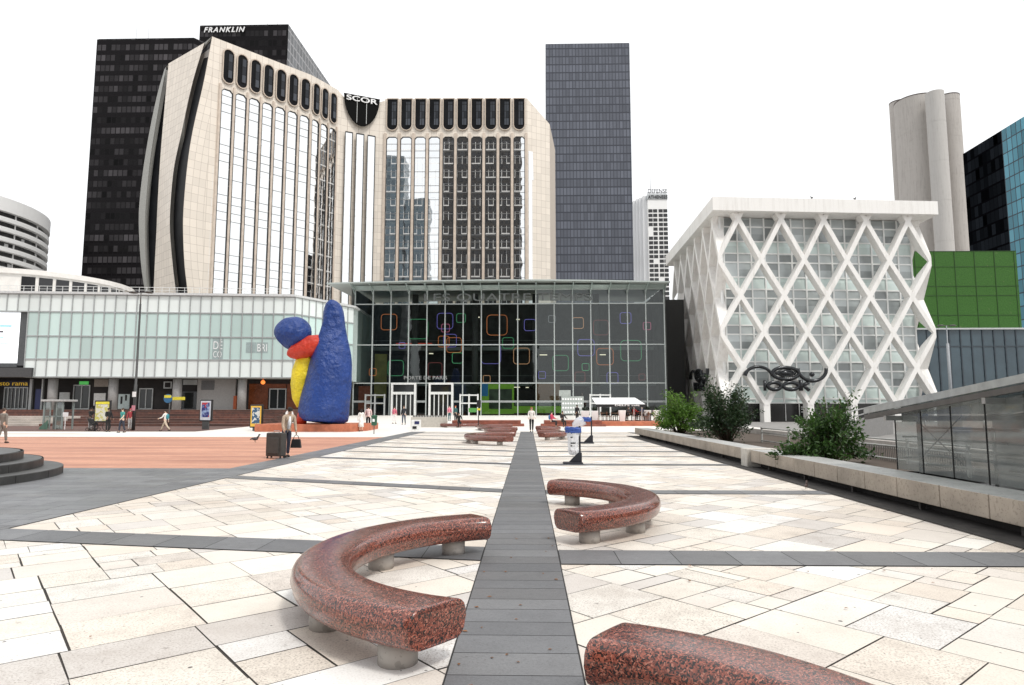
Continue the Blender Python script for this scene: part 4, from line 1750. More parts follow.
bl = thing('blue_glass_block', 'low blue grey glass block below the green clad wall', 'building', ((a.x + b.x) / 2, 103, 0))
mb = MB()
mb.prism([(a.x, 103), (b.x, 103), (b.x, 105.9), (a.x, 105.9)], 0, zt)
mb.build('glass_wall', plain('blue_grey_glass', (.055, .085, .105), .15, var=.25, scale=.15, spec=.5), bl)
mb = MB()
k = 10.8 * 103 / 655
x = a.x
while x < b.x:
    mb.box(x - .09, x + .09, 102.9, 103.05, 0, zt)
    for z in range(1, 12):
        mb.box(x - .14, x + .14, 102.86, 102.95, z * 1.1, z * 1.1 + .14)
    x += k
for z in (zt - 2.6, zt - 10):
    mb.box(a.x, b.x, 102.92, 103.04, z - .08, z + .08)
mb.build('mullions', plain('mullion_navy', (.035, .05, .065), .4), bl)
mb = MB()
mb.box(a.x, b.x, 102.6, 105.95, zt, zt + .25)
mb.build('roof_edge', plain('pale_metal', (.5, .52, .53), .5), bl)

# concrete silos
sil_m = streaked('silo_concrete', (.43, .405, .38), (.22, .20, .185), 1.0, .85)
sil_p = streaked('silo_pale', (.46, .445, .425), (.30, .285, .27), .8, .8)
ss = thing('concrete_stair_towers', 'cluster of tall round grey concrete towers behind the lattice building', 'tower', (at(930, 170, 400).x, 400, 0))
kk = 180 / 655.0
for px, py, r, Y, m in ((920, 98, 19.5, 182, sil_m), (939.5, 94, 8.5, 173.0, sil_p), (952.5, 98, 10.5, 184, sil_m), (902.5, 104, 8.5, 190, sil_m)):
    Y *= 2.2
    c = at(px, 170, Y)
    z = Zp(py, Y - r * Y / 655)
    mb = MB()
    rr_ = r * Y / 655
    mb.lathe((c.x, c.y, 0), [(rr_, 0)] + sum([[(rr_, zz_ - .1), (rr_ - .06, zz_ - .09), (rr_ - .06, zz_ + .09), (rr_, zz_ + .1)] for zz_ in range(26, int(z), 24)], []) + [(rr_, z), (rr_ - .5, z + .01), (rr_ - .5, z - .4), (.01, z - .4)], 96, False)
    o = mb.build('shaft', m, ss)
    if m is sil_m:
        mb = MB()
        mb.lathe((c.x, c.y, 0), [(rr_ - .4, z + .02), (rr_ + .12, z + .02), (rr_ + .12, z + .55), (rr_ - .4, z + .55)], 96, False)
        mb.build('rim', plain('rim_dark', (.08, .06, .055), .8), o)

# black and cyan glass building at far right
a, m_ = at(964, 170, 186), at(1004, 170, 170)
b = m_ + (m_ - a) * 1.6
zt = Zp(158, 186)
cy = thing('glass_office_block', 'tall office block at far right, black glass turning to cyan glass', 'building', (m_.x, m_.y, 0))
blk = curtain('black_glass_skin', 1.6, 3.4, .12, .5, (.010, .012, .015), (.003, .003, .004), rnd=.95, row_rnd=.4, rough=.2, spec=.0)
cya = curtain('cyan_glass_skin', 1.75, 3.4, .22, .3, (.13, .33, .42), (.02, .035, .05), rnd=.3, rough=.1, spec=.5)
for p, q, mm in ((a, m_, blk), (m_, b, cya)):
    mb = MB()
    mb.quad((p.x, p.y, 0), (q.x, q.y, 0), (q.x, q.y, zt), (p.x, p.y, zt))
    mb.build('glass_wall', mm, cy)
mb = MB()
mb.prism([(a.x + .5, a.y + .2), (b.x + .5, b.y + .2), (b.x + 20, b.y), (a.x + 20, a.y)], 0, zt - .2)
mb.build('body', roof_d, cy)

# towers behind the photographer: they are what the mirror columns reflect
rf1 = curtain('reflected_dark_skin', 2.4, 3.6, .5, .9, (.03, .03, .032), (.05, .045, .04), rnd=.5, rough=.25, spec=.3)
rf2 = curtain('reflected_blue_skin', 2.4, 3.6, .4, .8, (.10, .14, .17), (.14, .18, .2), rnd=.3, rough=.25, spec=.4)
tower('slab_tower', 'dark slab tower across the square, reflected in the mirror columns', [(-42, -78), (-42, -62), (-10, -62), (4, -62), (4, -78)], 172, [rf1], roof_d)
tower('slab_tower', 'blue grey slab tower across the square, reflected in the mirror columns', [(-82, -88), (-82, -70), (-64, -70), (-64, -88)], 148, [rf2], roof_d)
tower('slab_tower', 'lower blue grey slab tower across the square, reflected in the mirror columns', [(-63, -88), (-63, -70), (-50, -70), (-50, -88)], 122, [rf2], roof_d)

# ------------------------------------------------------------------ red granite benches
gran = granite_mat()
bt = .42
PROF = []
hw = .25
for i in range(5):          # lower outer corner, bulging side, tighter top edge, flat top - then the same mirrored
    t_ = rad(-90 + i * 22.5)
    PROF.append((.145 + .095 * math.cos(t_), .255 + .095 * math.sin(t_)))
PROF.append((.252, .29))
for i in range(6):
    t_ = rad(i * 18)
    PROF.append((.150 + .097 * math.cos(t_), .322 + .098 * math.sin(t_)))
PROF += [(.06, .4215)]
PROF = [(.05, .16)] + PROF
PROF += [(-r, z) for r, z in reversed(PROF)]


def bench(label, cx_, cy_, Rm, a0, a1, legs, group='curved granite benches along the dark strip', seg=64, hs=1.0, ww=1.0, skew=2.6):
    t = thing('curved_bench', label, 'bench', (cx_, cy_, 0), group)
    mb = MB()
    rings = []
    n = len(PROF)
    for i in range(seg + 1):
        a = rad(a0 + (a1 - a0) * i / seg)
        e0, e1 = max(0.0, 1 - i / (seg * .12)), max(0.0, 1 - (seg - i) / (seg * .12))
        sk = rad(skew) * (e0 - e1)
        rings.append([mb.bm.verts.new(((Rm + r * ww) * math.cos(a + sk * r / hw), (Rm + r * ww) * math.sin(a + sk * r / hw), z * hs)) for r, z in PROF])
    for p, q in zip(rings, rings[1:]):
        for k in range(n):
            f = mb.bm.faces.new((p[k], p[(k + 1) % n], q[(k + 1) % n], q[k]))
            f.smooth = True
    mb.bm.faces.new(rings[0])
    mb.bm.faces.new(list(reversed(rings[-1])))
    o = mb.build('seat', gran)
    o.location = (cx_, cy_, 0)
    bv = o.modifiers.new('bevel', 'BEVEL')
    bv.width, bv.segments, bv.limit_method, bv.angle_limit = .012, 2, 'ANGLE', rad(50)
    adopt(o, t)
    for a in legs:
        mb = MB()
        q = Vector((Rm * math.cos(rad(a)), Rm * math.sin(rad(a)), 0))
        mb.lathe((0, 0, 0), [(.135, 0), (.135, .17 * hs)], 24)
        l = mb.build('leg', conc)
        l.location = (cx_ + q.x, cy_ + q.y, .001)
        adopt(l, t)
    return t


bench('red granite curved bench, largest at left in front, opening towards the dark strip', .07, 6.22, 1.90, 110, 250, (120, 150, 180, 210, 240))
bench('red granite curved bench right of the dark strip in the middle distance, opening left', -.17, 10.23, 1.90, -70, 70, (-60, -30, 0, 30, 60))
bench('wet topped red granite curved bench cut off by the bottom edge', -.17, 2.17, 1.90, -70, 71, (-60, -30, 0, 30, 60))
bench('far curved bench left of the strip, biggest of the far ones, low and long', -.1, 33.0, 2.85, 105, 255, (112, 150, 180, 212, 245))
bench('far curved bench right of the strip, just left of the white bin bag', -.1, 36.8, 2.1, -68, 68, (-58, -20, 20, 58))
bench('far curved bench left of the strip, second row behind the long low one', -.1, 42.5, 2.5, 108, 252, (118, 180, 240))
bench('far curved bench right of the strip, behind the woman in the white jacket', -.1, 45.5, 2.1, -68, 68, (-58, 0, 58))
bench('far curved bench left of the strip, hindmost and widest, before the low red wall', -.1, 50.5, 3.6, 112, 248, (120, 180, 240))
bench('far short bench by the pale concrete wall, a dark figure sits on it', -5.8, 56.0, 1.6, 180, 360, (200, 270, 340))

# low red brick walls in front of the glass hall
brk = plain('red_brown_brick', (.26, .085, .055), .75, var=.35, scale=3, fine=.35)
brk_o = plain('orange_brick', (.46, .15, .08), .75, var=.25, scale=2, fine=.3)


def low_wall(name, label, px0, px1, Y, dpt, h, m, steps=1):
    a, b = at(px0, 408, Y), at(px1, 408, Y)
    mb = MB()
    for i in range(steps):
        mb.box(a.x + i * .3, b.x - i * .3, Y + i * .5, Y + dpt, -.05, h * (i + 1) / steps)
    return tag(mb.build(name, m, None, .02), label, 'low wall')


low_wall('brick_wall', 'low red brown brick wall before the glass hall, left of the dark strip', 448, 524, 57, 2.5, .62, brk, 2)
low_wall('brick_wall', 'low red brown brick wall before the glass hall, right of the dark strip', 541, 606, 57, 2.5, .62, brk, 2)
low_wall('brick_wall', 'orange red brick platform edge under the cafe terrace', 600, 668, 58, 8, .5, brk_o)
low_wall('concrete_wall', 'pale concrete wall with a studded top beside the entrance ramp', 411, 447, 55, .5, .95, plain('wall_concrete', (.50, .47, .42), .8, fine=.3))
cw_ = [o for o in COL.objects if o.get('label', '').startswith('pale concrete wall')][0]
a, b = at(413, 408, 55.2), at(446, 408, 55.2)
for i in range(22):
    x = a.x + (b.x - a.x) * i / 21
    mb = MB()
    mb.box(x, x + .07, 55.15, 55.3, .952, 1.08)
    adopt(mb.build('stud', black), cw_)
# white notice box at the near end of that wall
t = thing('notice_box', 'small white box with a dark blue panel by the pale concrete wall', 'box', at(418, 408, 49))
p = at(415.5, 408, 49)
mb = MB()
mb.box(p.x - .3, p.x + .35, 49, 49.5, .02, .82)
bx_ = mb.build('body', plain('white_box', (.75, .75, .73), .5), None, .02)
adopt(bx_, t)
mb = MB()
mb.box(p.x - .05, p.x + .3, 48.97, 49.01, .5, .72)
mb.build('panel', plain('navy_panel2', (.02, .025, .10), .4), t)
mb = MB()
mb.box(p.x - .2, p.x + .1, 48.97, 49.01, .15, .35)
mb.build('panel', black, t)

# ------------------------------------------------------------------ round dark stone steps at left
t = thing('round_steps', 'three tiered round dark stone steps at the left edge', 'steps', (-16.25, 14.65, 0))
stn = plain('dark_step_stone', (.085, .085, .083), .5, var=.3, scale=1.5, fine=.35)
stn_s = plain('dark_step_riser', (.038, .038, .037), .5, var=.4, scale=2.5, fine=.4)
for i, (r, z) in enumerate(((4.75, .2), (4.25, .4), (3.75, .6))):
    mb = MB()
    z0 = z - .2
    N_ = 96
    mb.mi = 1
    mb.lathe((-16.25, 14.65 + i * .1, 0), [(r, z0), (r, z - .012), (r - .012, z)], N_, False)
    mb.mi = 0
    bmesh.ops.delete(mb.bm, geom=[f for f in mb.bm.faces if len(f.verts) > 4], context='FACES')
    mb.face([(-16.25 + (r - .012) * math.cos(2 * math.pi * k / N_), 14.65 + i * .05 + (r - .012) * math.sin(2 * math.pi * k / N_), z) for k in range(N_)])
    mb.mi = 2
    for k in range(24):
        a = rad(k * 15 + i * 5)
        q = Vector((-16.25 + math.cos(a) * (r + .001), 14.65 + i * .05 + math.sin(a) * (r + .001), z0))
        mb.obox(q, Vector((math.cos(a), math.sin(a), 0)) * .003, Vector((-math.sin(a), math.cos(a), 0)) * .012, UP * .19)
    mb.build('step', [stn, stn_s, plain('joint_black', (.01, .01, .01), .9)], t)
mb = MB()
for (ax, tier, r, z0, h) in ((-42, 1, 4.255, .22, .17), (-30, 1, 4.255, .32, .07), (-20, 0, 4.755, .02, .05)):
    a = rad(ax)
    q = Vector((-16.25 + math.cos(a) * r, 14.65 + tier * .05 + math.sin(a) * r, z0))
    mb.obox(q, Vector((math.cos(a), math.sin(a), 0)) * .004, Vector((-math.sin(a), math.cos(a), 0)) * .14, UP * h)
mb.build('chipped_patch', plain('pale_chip', (.34, .33, .31), .8), t)

# ------------------------------------------------------------------ stone ledge on the right
led = plain('ledge_stone', (.37, .32, .265), .7, var=.22, scale=1.4, fine=.4)
led_t = plain('ledge_top', (.44, .44, .425), .45, var=.2, scale=1.2, fine=.45)
ZL = .5


def ledge(label, y0, y1, xf, xb):
    t = thing('stone_ledge', label, 'ledge', (xf, (y0 + y1) / 2, 0), 'stone ledges along the right of the court')
    y = y0
    while y < y1 - .2:
        L = min(1.15 * R.uniform(.95, 1.05), y1 - y)
        mb = MB()
        mb.box(xf, xb, y + .008, y + L - .008, .16, ZL)
        for f in mb.bm.faces:
            f.material_index = 1 if sum(v.co.z for v in f.verts) / 4 > ZL - .01 else 0
        o = mb.build('slab', [led, led_t], t, .012)
        y += L
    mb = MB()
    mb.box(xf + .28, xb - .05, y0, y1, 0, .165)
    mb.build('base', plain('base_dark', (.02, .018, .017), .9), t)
    y = y0 + .6
    while y < y1:
        mb = MB()
        mb.box(xf + .12, xf + .2, y, y + .06, 0, .165)
        mb.build('bracket', plain('bracket_dark', (.05, .045, .042), .8), t)
        y += 2.3
    return t


ledge('long grey stone ledge in front of the glass shelter, nearest length', 1.5, 19.3, XR, 7.2)
ledge('further length of grey stone ledge running past the bushes to the cafe', 19.9, 40.5, XR + .08, 7.25)
mb = MB()
mb.box(XR - .1, 7.2, 19.32, 19.88, 0, .52)
tag(mb.build('end_block', plain('pale_block', (.55, .52, .47), .7, fine=.2), None, .015), 'pale stone block between the two lengths of ledge', 'stone block')
sheet('ledge_shade_strip', [(5.98, 1), (XR + .3, 1), (XR + .3, 40.5), (5.98, 40.5)], plain('painted_ledge_shade', (.03, .027, .025), .8, scale=3, var=.6), .014)  # shadow under the overhanging ledge, laid down as a dark strip
# low kerb and earth bed behind the ledge for the bushes
sheet('planting_soil', [(7.26, 15), (12.5, 15), (12.5, 42), (7.26, 42)], plain('soil', (.08, .06, .045), .95, scale=4, fine=.4), .3)
mb = MB()
mb.box(12.5, 12.8, 15, 42, 0, .55)
struct(mb.build('planting_kerb', conc))

# ------------------------------------------------------------------ glass shelter over the stairs on the right
sh = thing('glass_shelter', 'glass walled stair shelter with a sloping steel edged roof at right', 'shelter', (8.7, 8, 0))
gsm = glass_mat('shelter_glass', (.50, .53, .52), .0, .04, .06, .06, .26)
steel = plain('brushed_steel', (.36, .36, .35), .35, .7)
steel_d = plain('dark_steel', (.11, .105, .10), .4, .5)
XS, XS2 = 7.24, 10.0


def ztop_(y):
    return 1.60 + (13.6 - y) * .109


ys = [13.2 - .86 * i for i in range(14)]
for i, (ya, yb) in enumerate(zip(ys, ys[1:])):
    mb = MB()
    for x in (XS,):
        mb.quad((x, ya - .012, .52), (x, yb + .012, .52), (x, yb + .012, ztop_(yb) - .12), (x, ya - .012, ztop_(ya) - .12))
    mb.build('glass_panel', gsm, sh)
for y in ys:
    mb = MB()
    mb.box(XS - .010, XS + .010, y - .008, y + .008, .5, ztop_(y) - .1)
    mb.build('panel_joint', plain('joint_black', (.01, .01, .01), .9), sh)
rail = MB()
rail.bar((XS - .16, 14.0, ztop_(14.0) - .05), (XS - .16, 1.0, ztop_(1.0) - .05), .07, .09)
rail.build('roof_rail', steel_d, sh)
rail = MB()
rail.obox((XS - .2, 14.0, ztop_(14.0) + .02), (0, -13.0, 13.0 * .109), (.03, 0, 0), (0, 0, .12))
rail.build('roof_fascia', plain('fascia_glass', (.34, .355, .35), .15), sh)
rf = MB()
rf.hull([(XS - .1, 14.0, ztop_(14.0) + .02), (XS2, 14.0, ztop_(14.0) + .02), (XS2, 1, ztop_(1) + .02), (XS - .1, 1, ztop_(1) + .02)],
        [(XS - .1, 14.0, ztop_(14.0) + .05), (XS2, 14.0, ztop_(14.0) + .05), (XS2, 1, ztop_(1) + .05), (XS - .1, 1, ztop_(1) + .05)])
rf.build('roof', glass_mat('roof_glass', (.62, .65, .65), .0, .1, 0, .12, .2), sh)
for y in (13.0, 10.2, 7.4, 4.6):
    mb = MB()
    mb.tube([(XS + .35, y, .3), (XS + .35, y, ztop_(y) - .05)], .05, 10)
    mb.tube([(XS2 - .2, y, .3), (XS2 - .2, y, ztop_(y) - .05)], .05, 10)
    mb.build('post', steel_d, sh)
    mb = MB()
    mb.bar((XS - .3, y, ztop_(y) - .16), (XS2, y, ztop_(y) - .16), .08, .09)
    mb.build('roof_beam', steel, sh)
    mb = MB()
    for y2 in (y - 1.35,):
        mb.tube([(XS + .3, y, ztop_(y) - .2), (XS + .3, y - 1.35, .7)], .012, 5)
        mb.tube([(XS + .3, y - 1.35, ztop_(y) - .1), (XS + .3, y, .7)], .012, 5)
        mb.tube([(XS + .02, y, 1.15), (XS + .35, y, 1.15)], .02, 6)
        mb.tube([(XS + .02, y, .75), (XS + .35, y, .75)], .02, 6)
    mb.build('brace', steel_d, sh)
# inside: balustrades, stair flank, far wall
mb = MB()
for k, z in enumerate((.55, .72, .88, 1.05, 1.3)):
    mb.tube([(8.3, 14.0, z), (8.3, 1.0, z + (.25 if k == 3 else .1))], .028, 6)
for k, z in enumerate((.7, .98, 1.25, 1.55)):
    mb.tube([(9.6, 14.0, z), (9.6, 1.0, z + .3)], .03, 6)
for y in range(2, 14, 2):
    mb.tube([(8.3, y, .2), (8.3, y, 1.35)], .03, 6)
    mb.tube([(9.6, y + .6, .2), (9.6, y + .6, 1.7)], .03, 6)
mb.build('balustrade', steel, sh)
mb = MB()
mb.hull([(XS2 - .05, 0, 0), (XS2 + .1, 0, 0), (XS2 + .1, 14.4, 0), (XS2 - .05, 14.4, 0)], [(XS2 - .05, 0, ztop_(0)), (XS2 + .1, 0, ztop_(0)), (XS2 + .1, 14.4, ztop_(14.4)), (XS2 - .05, 14.4, ztop_(14.4))])
mb.build('far_wall', plain('stair_wall', (.22, .22, .215), .5, var=.3, scale=1.5), sh)
mb = MB()
for i in range(9):
    mb.box(XS + .1, XS2 - .1, 1 + i * 1.5, 1 + i * 1.5 + 1.5, .05, .06 + .03 * (9 - i))
mb.build('floor', plain('stair_floor', (.16, .158, .155), .7), sh)
mb = MB()
mb.box(XS + .7, XS + 1.0, 9.6, 9.75, .9, 1.65)
mb.build('sign_box', black, sh)
# railing and sloping handrails beyond the shelter
t = thing('metal_railing', 'grey metal railing behind the bushes beside the stair shelter', 'railing', (9, 16, 0))
mb = MB()
for z in (.62, .95, 1.12):
    mb.tube([(9.6, 14.6, z - .25), (9.6, 27.5, z - .25)], .026, 6)
for y in (14.7, 17, 19.4, 22, 24.6, 27.4):
    mb.box(9.57, 9.63, y - .03, y + .03, .2, .93)
mb.build('rail', plain('pale_rail', (.45, .45, .43), .4, .3), t)
mb = MB()
y = 14.8
while y < 20.5:
    mb.box(9.59, 9.61, y, y + .012, .3, .7)
    y += .09
mb.build('bars', steel_d, t)
t = thing('stair_parapet', 'grey sloping stair parapet with handrails between the dark bushes and the lattice building', 'parapet', (18, 40, 0))
mb = MB()
mb.hull([(12.9, 30, 0), (24, 44, 0), (24, 44.3, 0), (12.9, 30.3, 0)], [(12.9, 30, .55), (24, 44, 1.6), (24, 44.3, 1.6), (12.9, 30.3, .55)])
mb.build('parapet_wall', plain('parapet_slab', (.20, .195, .19), .7, fine=.3), t)
mb = MB()
for dz in (.25, .55):
    mb.tube([(12.9, 29.9, .6 + dz), (24, 43.9, 1.6 + dz)], .035, 6)
for k in range(6):
    f = k / 5
    mb.tube([(12.9 + 11.1 * f, 29.9 + 14 * f, .5 + f), (12.9 + 11.1 * f, 29.9 + 14 * f, 1.15 + f)], .03, 6)
mb.build('handrail', steel, t)
t = thing('stair_parapet', 'lower grey stair parapet behind the bush nearest the shelter', 'parapet', (13, 24, 0))
mb = MB()
mb.box(13, 17.5, 22, 22.3, 0, .95)
mb.box(13, 17.5, 21.9, 22.4, .95, 1.03)
mb.build('parapet_wall', plain('parapet_slab', (.20, .195, .19), .7), t)
mb = MB()
mb.tube([(13, 22.1, 1.3), (17.5, 22.1, 1.3)], .03, 6)
for x in (13.1, 15, 17):
    mb.tube([(x, 22.1, 1.0), (x, 22.1, 1.3)], .025, 6)
mb.build('handrail', steel, t)

# ------------------------------------------------------------------ bushes
def leaf_mat(name, c, c2):
    m, nt, b = new_mat(name)
    a = nd(nt, 'ShaderNodeVertexColor', layer_name='tint')
    s = nd(nt, 'ShaderNodeSeparateXYZ')
    nt.links.new(a.outputs[0], s.inputs[0])
    nt.links.new(mixc(nt, s.outputs[0], c, c2), b.inputs['Base Color'])
    b.inputs['Roughness'].default_value = .42
    b.inputs['Specular IOR Level'].default_value = .4
    tr = nd(nt, 'ShaderNodeBsdfTranslucent')
    nt.links.new(mixc(nt, s.outputs[0], tuple(x * .8 for x in c), c2), tr.inputs[0])
    ms = nd(nt, 'ShaderNodeMixShader')
    ms.inputs[0].default_value = .3
    nt.links.new(b.outputs[0], ms.inputs[1])
    nt.links.new(tr.outputs[0], ms.inputs[2])
    nt.links.new(ms.outputs[0], nt.nodes['Material Output'].inputs['Surface'])
    return m


twig_m = plain('twig_bark', (.09, .065, .045), .85)


def bush(label, loc, rx, ry, h, n_stem, per, leaf, m, seed, name='bush', spread=1.0, group=None):
    rr_ = random.Random(seed)
    t = thing(name, label, 'bush', loc, group)
    tw = MB()
    bm = bmesh.new()
    tl = bm.loops.layers.float_color.new('tint')

    def add_leaf(p, d, s, k):
        d = d.normalized()
        side = d.cross(Vector((rr_.uniform(-1, 1), rr_.uniform(-1, 1), rr_.uniform(.2, 1)))).normalized()
        w = s * rr_.uniform(.38, .55)
        nr = side.cross(d).normalized() * s * .12
        pts = [p, p + d * s * .45 + side * w * .5 + nr, p + d * s, p + d * s * .45 - side * w * .5 + nr]
        vsx = [bm.verts.new(q) for q in pts]
        for tri in ((0, 1, 2), (0, 2, 3)):
            f = bm.faces.new([vsx[i] for i in tri])
            f.smooth = True
            for l in f.loops:
                l[tl] = (k, k, k, 1)
    for i in range(n_stem):
        a = rr_.uniform(0, 2 * math.pi)
        el = rr_.uniform(.05, 1.0)
        tip = Vector((math.cos(a) * rx * math.sqrt(1 - el * .75) * rr_.uniform(.45, 1.25), math.sin(a) * ry * math.sqrt(1 - el * .75) * rr_.uniform(.45, 1.1), h * (el * rr_.uniform(.7, 1.16) + .03)))
        base = Vector((tip.x * .15, tip.y * .15, 0))
        midp = base.lerp(tip, .5) + Vector((0, 0, h * .12))
        path = [base, midp, tip]
        tw.tube(path, [.018, .011, .004], 5)
        clump_k = rr_.uniform(.0, 1.0)
        for j in range(int(per * rr_.uniform(.4, 1.4))):
            u = rr_.uniform(.25, 1.0) ** .7
            p = (base.lerp(midp, u * 2) if u < .5 else midp.lerp(tip, u * 2 - 1))
            sp = .125 * spread * (1.2 - u * .6) * h / 1.6
            p = p + Vector((rr_.gauss(0, sp), rr_.gauss(0, sp), rr_.gauss(0, sp * .7)))
            p.z = max(p.z, .02)
            d = Vector((p.x * .5 + rr_.gauss(0, .5), p.y * .5 + rr_.gauss(0, .5), rr_.gauss(.15, .5)))
            k = min(1, max(0, .55 * clump_k + .45 * rr_.random()))
            add_leaf(p, d, leaf * rr_.uniform(.5, 1.45), k)
    me = bpy.data.meshes.new('foliage')
    bm.to_mesh(me)
    bm.free()
    me.materials.append(m)
    o = bpy.data.objects.new('foliage', me)
    COL.objects.link(o)
    o.parent = t
    s = tw.build('stems', twig_m)
    s.parent = t
    return t


dkleaf = leaf_mat('dark_leaf', (.012, .030, .012), (.045, .085, .03))
mdleaf = leaf_mat('mid_leaf', (.014, .042, .012), (.075, .16, .03))
ltleaf = leaf_mat('light_leaf', (.05, .13, .015), (.16, .30, .04))
bush('dark green leafy bush with ragged sprays at right, nearest the glass shelter', (7.72, 17.2, .3), 1.2, .75, 1.55, 80, 90, .10, mdleaf, 3)
bush('dense very dark green bush in the middle of the three behind the ledge', (8.22, 27.5, .3), 1.3, 1.2, 2.45, 80, 95, .12, dkleaf, 5)
bush('bright light green bush, furthest left of the three behind the ledge', (8.35, 36.5, .3), 1.6, 1.3, 2.15, 80, 85, .13, ltleaf, 9)
for px, Y, z, s, sd, lab in ((966, 62, 2.6, 1.0, 21, 'low green shrub showing over the shelter roof, left one'), (988, 60, 2.9, .8, 22, 'small green shrub showing over the shelter roof, right one')):
    p = at(px, 408, Y)
    bush(lab, (p.x, Y, z - .2), 1.5 * s, .8, 1.4 * s, 26, 40, .2, mdleaf, sd)
mb = MB()
mb.box(at(950, 408, 61).x, at(1010, 408, 61).x, 59.4, 63, 0, 2.5)
tag(mb.build('concrete_planter', conc), 'long concrete planter holding the shrubs behind the shelter roof', 'planter')

# ------------------------------------------------------------------ sculpture on its brick plinth (plain stand-in of the same size and colours)
YS = 48.0
ks = YS / 655.0


def sp(px, py, dy=0.0):
    return at(px, py, YS + dy)


def painted(name, c, rough):
    m, nt, b = new_mat(name)
    p = opos(nt)
    n1, n2 = noise(nt, p, .9, 5, .6), noise(nt, p, 5, 4)
    col = mixc(nt, ramp(nt, n1, .4, (0, 0, 0), .7, (.45,) * 3), c, tuple(x * .45 for x in c))
    col = mixc(nt, mth(nt, 'MULTIPLY', mth(nt, 'GREATER_THAN', n2, .63), .35), col, tuple(min(1, x * 1.3 + .06) for x in c))
    nt.links.new(col, b.inputs['Base Color'])
    nt.links.new(ramp(nt, n2, .35, (rough,) * 3, .7, (rough + .2,) * 3), b.inputs['Roughness'])
    bump(nt, b, mth(nt, 'ADD', noise(nt, p, 1.6, 3, .5), mth(nt, 'MULTIPLY', n2, .25)), .8, .35)
    return m


def lumpy(o, k, seed):
    rr_ = random.Random(seed)
    from mathutils import noise as mnoise
    for v in o.data.vertices:
        d = mnoise.noise_vector(v.co * .55 + Vector((seed, 0, 0))) * k + mnoise.noise_vector(v.co * 1.4 + Vector((0, seed, 0))) * k * .4
        v.co += d
    return o


scu = thing('abstract_sculpture', 'huge glossy blue abstract sculpture with rounded red and yellow forms on the brick plinth', 'sculpture', (sp(318, 423).x, YS, .5))
pb = painted('painted_blue', (.004, .04, .22), .35)
pr_ = painted('painted_red', (.55, .035, .012), .35)
py_ = painted('painted_yellow', (.78, .62, .02), .35)
mb = MB()
prof_ = [(323, 424, 24), (324, 415, 24.5), (326, 400, 25), (329, 384, 24.5), (331, 368, 22.5), (333, 352, 19), (334, 338, 14.5), (334, 325, 11), (334, 312, 9), (333, 303, 6.5), (332, 298.5, 2.5)]
mb.tube([sp(x, y) for x, y, _ in prof_], [r * ks for _, _, r in prof_], 28)
o = lumpy(mb.build('tall_form', pb, scu), .28, 3)
sb_ = o.modifiers.new('smooth', 'SUBSURF')
sb_.levels = sb_.render_levels = 1
mb = MB()
mb.ball(sp(294, 333, -.3), 18.2 * ks, 1.0, .95, .92, 32, 22)
lumpy(mb.build('round_form', pb, scu), .14, 5)
mb = MB()
a, b = sp(288, 354, -.6), sp(326, 341, -.6)
mb.tube([a.lerp(b, f) for f in (0, .06, .18, .4, .65, .85, .96, 1)], [r * ks for r in (1.5, 4.5, 7.5, 9.5, 10.5, 8.5, 5, 1.5)], 20)
lumpy(mb.build('lozenge_form', pr_, scu), .12, 7)
mb = MB()
q = [(300, 407, 3.5), (299, 398, 6.5), (300, 384, 9.5), (302, 372, 10), (305, 360, 8.5), (306, 350, 6)]
mb.tube([sp(x, y, -.1) for x, y, _ in q], [r * ks for _, _, r in q], 18)
lumpy(mb.build('prop_form', py_, scu), .12, 9)
mb = MB()
q = [(301, 424, 5.5), (302, 415, 4.5), (305, 405, 2.5), (306, 399, 1)]
mb.tube([sp(x, y, -.5) for x, y, _ in q], [r * ks for _, _, r in q], 14)
mb.build('small_form', pr_, scu)
a, b = sp(262, 423), sp(366, 423)
mb = MB()
mb.prism([(a.x, YS - 1.3), (b.x - .8, YS - 1.3), (b.x, YS + .5), (b.x, YS + 4), (a.x, YS + 4)], -.05, .55)
tag(mb.build('sculpture_plinth', brk_o, None, .03), 'low orange brick plinth under the blue sculpture', 'plinth')

# ------------------------------------------------------------------ people
SK = [(.72, .50, .38), (.50, .32, .22), (.28, .17, .11)]
skin_m = [plain('skin_%s' % n, c, .55, var=.06) for n, c in zip(('light', 'tan', 'dark'), SK)]


def cloth(c):
    n = 'cloth_%d_%d_%d' % tuple(int(x * 999) for x in c)
    return plain(n, c, .85, var=.18, scale=9)


def skin_mesh(verts, edges, rads, root=0, sub=1):
    bm = bmesh.new()
    vv_ = [bm.verts.new(v) for v in verts]
    for a, b in edges:
        bm.edges.new((vv_[a], vv_[b]))
    me = bpy.data.meshes.new('tmp')
    bm.to_mesh(me)
    bm.free()
    o = bpy.data.objects.new('tmp', me)
    COL.objects.link(o)
    o.modifiers.new('s', 'SKIN')
    if not me.skin_vertices:
        bmm = bmesh.new()
        bmm.from_mesh(me)
        bmm.verts.layers.skin.verify()
        bmm.to_mesh(me)
        bmm.free()
    for i, r in enumerate(rads):
        r = r if isinstance(r, tuple) else (r, r)
        me.skin_vertices[0].data[i].radius = r
        me.skin_vertices[0].data[i].use_root = (i == root)
    m = o.modifiers.new('u', 'SUBSURF')
    m.levels = m.render_levels = sub
    bpy.context.view_layer.update()
    res = bpy.data.meshes.new_from_object(o.evaluated_get(bpy.context.evaluated_depsgraph_get()))
    bpy.data.objects.remove(o)
    for p in res.polygons:
        p.use_smooth = True
    return res


